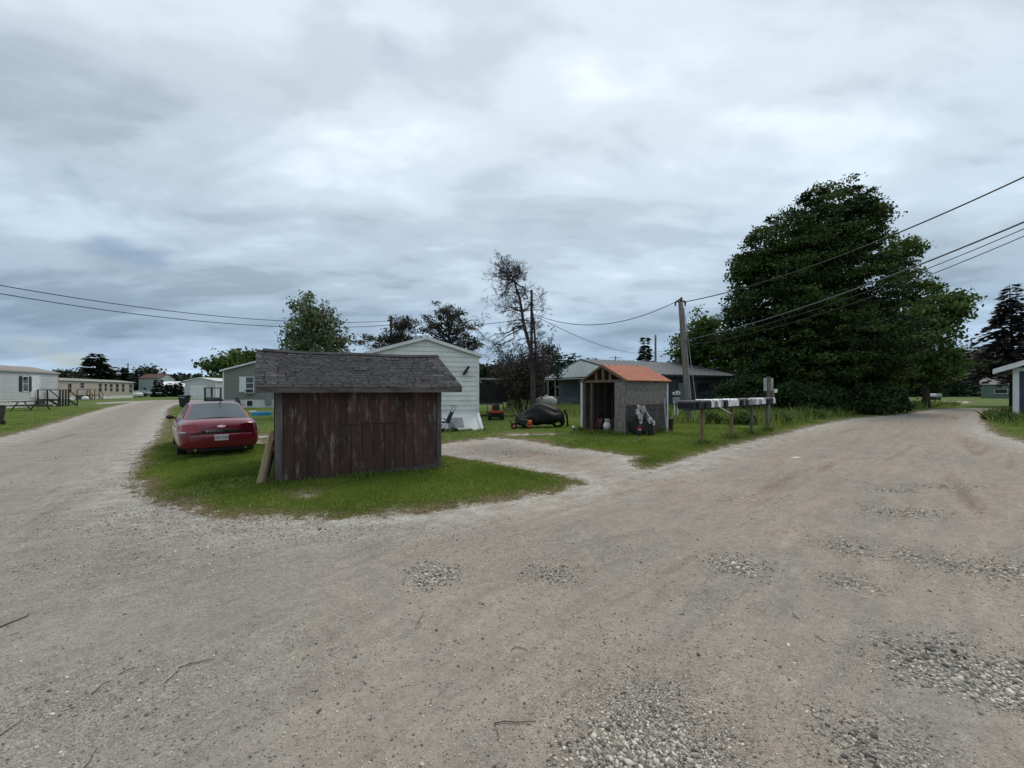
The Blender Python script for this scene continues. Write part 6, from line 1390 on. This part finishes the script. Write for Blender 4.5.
o = MB().ball((0, 0, .35), .4, 12, 8, (1.2, .8, .9)).build('white_chair_cover', 'white_trim', smooth=True); o.location = (X(85, 66), 66, 0); tag(o, 'low white bundle on the grass by the small brown porch', 'bundle')
# grey home and its things
def grey_home():
    d = 38.0; rz = math.atan2(.59, .81); rz = R(30); a = Vector((X(223, d), d)); W_ = 5.4
    h = house('mobile_home', 'grey mobile home with a white shuttered window beyond the red car', (a.x, a.y), rz, W_, 20, 3.35, 4.35, 'y', 'grey_vinyl', 'grey_roof', z0=.80, skirt='white_vinyl', ov=.22, ovx=.25, fascia=True, pitch=.18)
    f = lambda px: along(px, a, rz)
    t0, t1 = f(246), f(253.5); wz0 = Z(388.8, 39.3); window(h, (t0 + t1) / 2, wz0, t1 - t0, Z(377.5, 39.3) - wz0)
    t = f(242.7); MB().box(t - .26, t + .26, -.05, -.022, wz0 - .3, Z(376.8, 39.3)).build('shutter', 'white_trim', h)
    t = (f(246.6) + f(252.5)) / 2; o = MB().box(t - .36, t + .36, -.42, -.03, wz0 - .42, wz0 + .04).build('air_conditioner', 'white_metal', h, bevel=.02)
    MB().box(t - .28, t + .28, -.43, -.419, wz0 - .34, wz0 - .05).build('grille', 'dark_shutter', o)
    t0, t1 = f(245.5), f(254); MB().box(t0, t1, -.03, .0 + .028, .12, .78).build('hatch_frame', 'white_trim', h); MB().box(t0 + .12, t1 - .12, -.045, -.031, .20, .68).build('dark_opening_panel', 'black_plastic', h)  # the shade inside the skirting opening is a flat black panel
    t0, t1 = f(265), f(271.5); MB().box(t0, t1, -.40, -.02, .35, .85).build('utility_box', 'silver_paint', h)
grey_home()
def lawn_chair():
    d = 36; root = thing('folding_chair', 'dark blue folding chair leaning at the grey home skirting', 'chair', (X(240.5, d), d, 0), R(75)); mm('navy_cloth', (.02, .03, .06), rough=.7)
    m = MB(); m.add([(-.25, -.2, .42), (.25, -.2, .42), (.25, .22, .40), (-.25, .22, .40), (-.25, .40, 1.0), (.25, .40, 1.0)], [(0, 1, 2, 3), (3, 2, 5, 4)]); o = m.build('seat', 'navy_cloth', root); sm = o.modifiers.new('s', 'SOLIDIFY'); sm.thickness = .02
    m = MB()
    for x in (-.26, .26): m.tube([(x, -.25, 0), (x, .42, 1.02)], .012, 6); m.tube([(x, .35, 0), (x, -.2, .42)], .012, 6)
    m.build('frame', 'grey_metal', root)
lawn_chair()
def porch_frame():
    d = 52; root = thing('porch_shelter', 'dark open porch frame between the white garage and the grey home', 'porch', (X(204, d), d, 0), R(10)); W_ = 15.5 / F * d; h = 1.85
    for x in (0, W_ - .14):
        for y in (0, 1.6): MB().box(x, x + .14, y, y + .14, 0, h).build('post', 'rail_lumber', root)
    MB().box(-.05, W_ + .05, -.05, 1.8, h, h + .1).build('top_frame', 'rail_lumber', root); MB().box(.14, W_ - .14, .05, .10, .05, .75).build('front_panel', 'old_grey_boards', root)
porch_frame()
lump('dark_heap', 'dark heap of yard things beside the open porch frame', 'heap', (X(217, 50), 50, 0), .8, .5, .75, 'black_cloth', 9)
def white_garage():
    d = 76; W_ = 30 / F * d
    h = house('garage', 'small white garage with a low gable beyond the trash bin', (X(185, d), d), R(3), W_, 8, 3.2, 3.9, 'y', 'pale_vinyl', 'white_metal', z0=0, pitch=.3, ov=.2, ovx=.2, fascia=True, cat='garage')
    MB().box(.9, 3.6, -.05, -.022, 0, 2.5).build('garage_door', 'white_vinyl', h)
white_garage()
def pool():
    d = 27.6; root = thing('paddling_pool', 'round blue plastic paddling pool on the grass behind the red car', 'pool', (X(262, d), d, 0)); r = .58; n = 28
    m = MB(); m.loft([[(rr * math.cos(2 * math.pi * k / n), rr * math.sin(2 * math.pi * k / n), z) for k in range(n)] for rr, z in ((r * .93, 0), (r, .20), (r * 1.04, .21), (r * 1.04, .23), (r * .97, .22), (r * .9, .03))], cap=False); m.build('wall', 'pool_blue', root, smooth=False)
    m = MB(); m.prism([(r * .95 * math.cos(2 * math.pi * k / n), r * .95 * math.sin(2 * math.pi * k / n)) for k in range(n)], 'z', .12, .14); mm('pool_water', (.10, .42, .62), rough=.05); m.build('water', 'pool_water', root)
pool()
o = MB().ball((0, 0, 0), .28, 18, 6, (1, 1, .12)).build('white_disc', 'white_trim', smooth=True); o.location = (X(252.5, 32), 32, .06); tag(o, 'flat white oval lid on the grass in front of the grey home', 'lid')
# far houses and cars down the left road
fh = house('house', 'tall pale green far house with a dark red roof', (X(139, 128), 128), R(8), 5.6, 7, 5.2, 6.6, 'x', 'pale_green_wall', 'red_roof', z0=0, pitch=.4, cat='house'); window(fh, 1.6, 1.2, .9, 1.2); window(fh, 4.2, 3.4, .9, 1.2)
fh = house('house', 'low pale green far house right of the tall one', (X(158, 125), 125), R(5), 4.2, 6, 2.9, 4.2, 'x', 'pale_green_wall', 'light_metal', z0=0, pitch=.4, cat='house'); window(fh, 2.4, .9, 1.4, 1.0)
fh = house('house', 'tiny white far house behind a dark shrub', (X(173, 120), 120), R(5), 4.3, 6, 2.6, 3.6, 'x', 'pale_vinyl', 'light_metal', z0=0, pitch=.4, cat='house'); window(fh, 1.2, 1, .9, .9)
for (px, d, col_, rz, lab) in ((136, 96, 'white_paint', 70, 'white car in the far row of cars at left'), (141.5, 102, 'dark_paint', 60, 'black car between the white and grey far cars'), (147, 108, 'silver_paint', 60, 'grey car last in the far row of cars'),
                          (167.5, 112, 'white_paint', 80, 'white car parked by the tiny white far house')):
    car(lab, (X(px, d), d), R(rz), col_, False, group='far parked cars at left')
def street_lamp():
    d = 118; root = thing('street_lamp', 'thin far street lamp beside the pale green houses', 'street lamp', (X(158.5, d), d, 0)); h = Z(374, d)
    m = MB(); m.tube([(0, 0, 0), (0, 0, h), (.3, -.2, h + .3)], .09, 6); m.build('post', 'grey_metal', root); MB().ball((.4, -.2, h + .25), .38, 10, 6, (1.3, .8, .6)).build('lamp_head', 'white_metal', root)
street_lamp()
fh = house('mobile_home', 'pale home glimpsed between the trampoline and the white house', (X(478, 62), 62), R(4), 4.6, 8, 2.6, 3.4, 'x', 'pale_vinyl', 'grey_roof', z0=.5, pitch=.3)
window(fh, 1.4, 1.3, 1.0, .9); window(fh, 3.4, 1.3, 1.0, .9)

# ------------------------------------------------------------------ fallen twigs on the dirt
TW = [((0, 625), (27, 614), (30, 611), 'thick dark twig at the left edge of the road'), ((92, 689), (103, 679), (112, 676), 'bent twig pointing away near the left foreground'),
      ((118, 671), (128, 666), (136, 664), 'short dark twig in the left foreground'), ((178, 666), (195, 661), (215, 657), 'long thin twig lying across the left wheel track'), ((165, 680), (176, 670), (180, 668), 'small twig beside the long thin one'),
      ((82, 764), (92, 752), (97, 742), 'slanting twig near the bottom left corner'), ((0, 733), (12, 724), (22, 718), 'twig entering at the left edge near the bottom'), ((494, 720), (515, 718), (536, 716), 'long twig with a side shoot left of the stone heap'),
      ((815, 635), (821, 638), (827, 641), 'short dark twig on the right-hand track'), ((792, 613), (797, 617), (800, 619), 'small twig above the short one at right'), ((417, 622), (421, 616), (424, 610), 'upright thin twig in the middle of the road'),
      ((512, 647), (518, 645), (528, 649), 'thin curved twig in the middle foreground')]
for a, b, c, lab in TW:
    pts = [Vector((*G(*p), 0)) for p in (a, b, c)]
    for p in pts: p.z = float(ground_z(np.array([[p.x, p.y]]))[0]) + .006
    r = 0.0024 if 'thick' not in lab else .0042; m = MB(); p0 = pts[0].copy(); m.tube([p - p0 for p in (pts[0], pts[0].lerp(pts[1], .5) + Vector((.004, .006, .003)), pts[1], pts[1].lerp(pts[2], .5) + Vector((0, -.005, .002)), pts[2])], [r * 1.1, r, r * .9, r * .8, r * .5], 6)
    if 'side shoot' in lab: m.tube([Vector((0, 0, 0)), Vector((.02, -.05, 0)), Vector((.025, -.10, 0))], r * .7, 5)
    o = m.build('fallen_twig', 'twig_wood', smooth=True); o.location = p0; tag(o, lab, 'twig', 'fallen twigs on the dirt')
m = MB(); m.box(-.12, .12, -.05, .05, 0, .015); o = m.build('paper_scrap', 'white_trim'); o.location = (*G(796, 457.5), -.01); o.rotation_euler = (0.03, 0, .3); tag(o, 'small white scrap lying on the right-hand road', 'scrap')
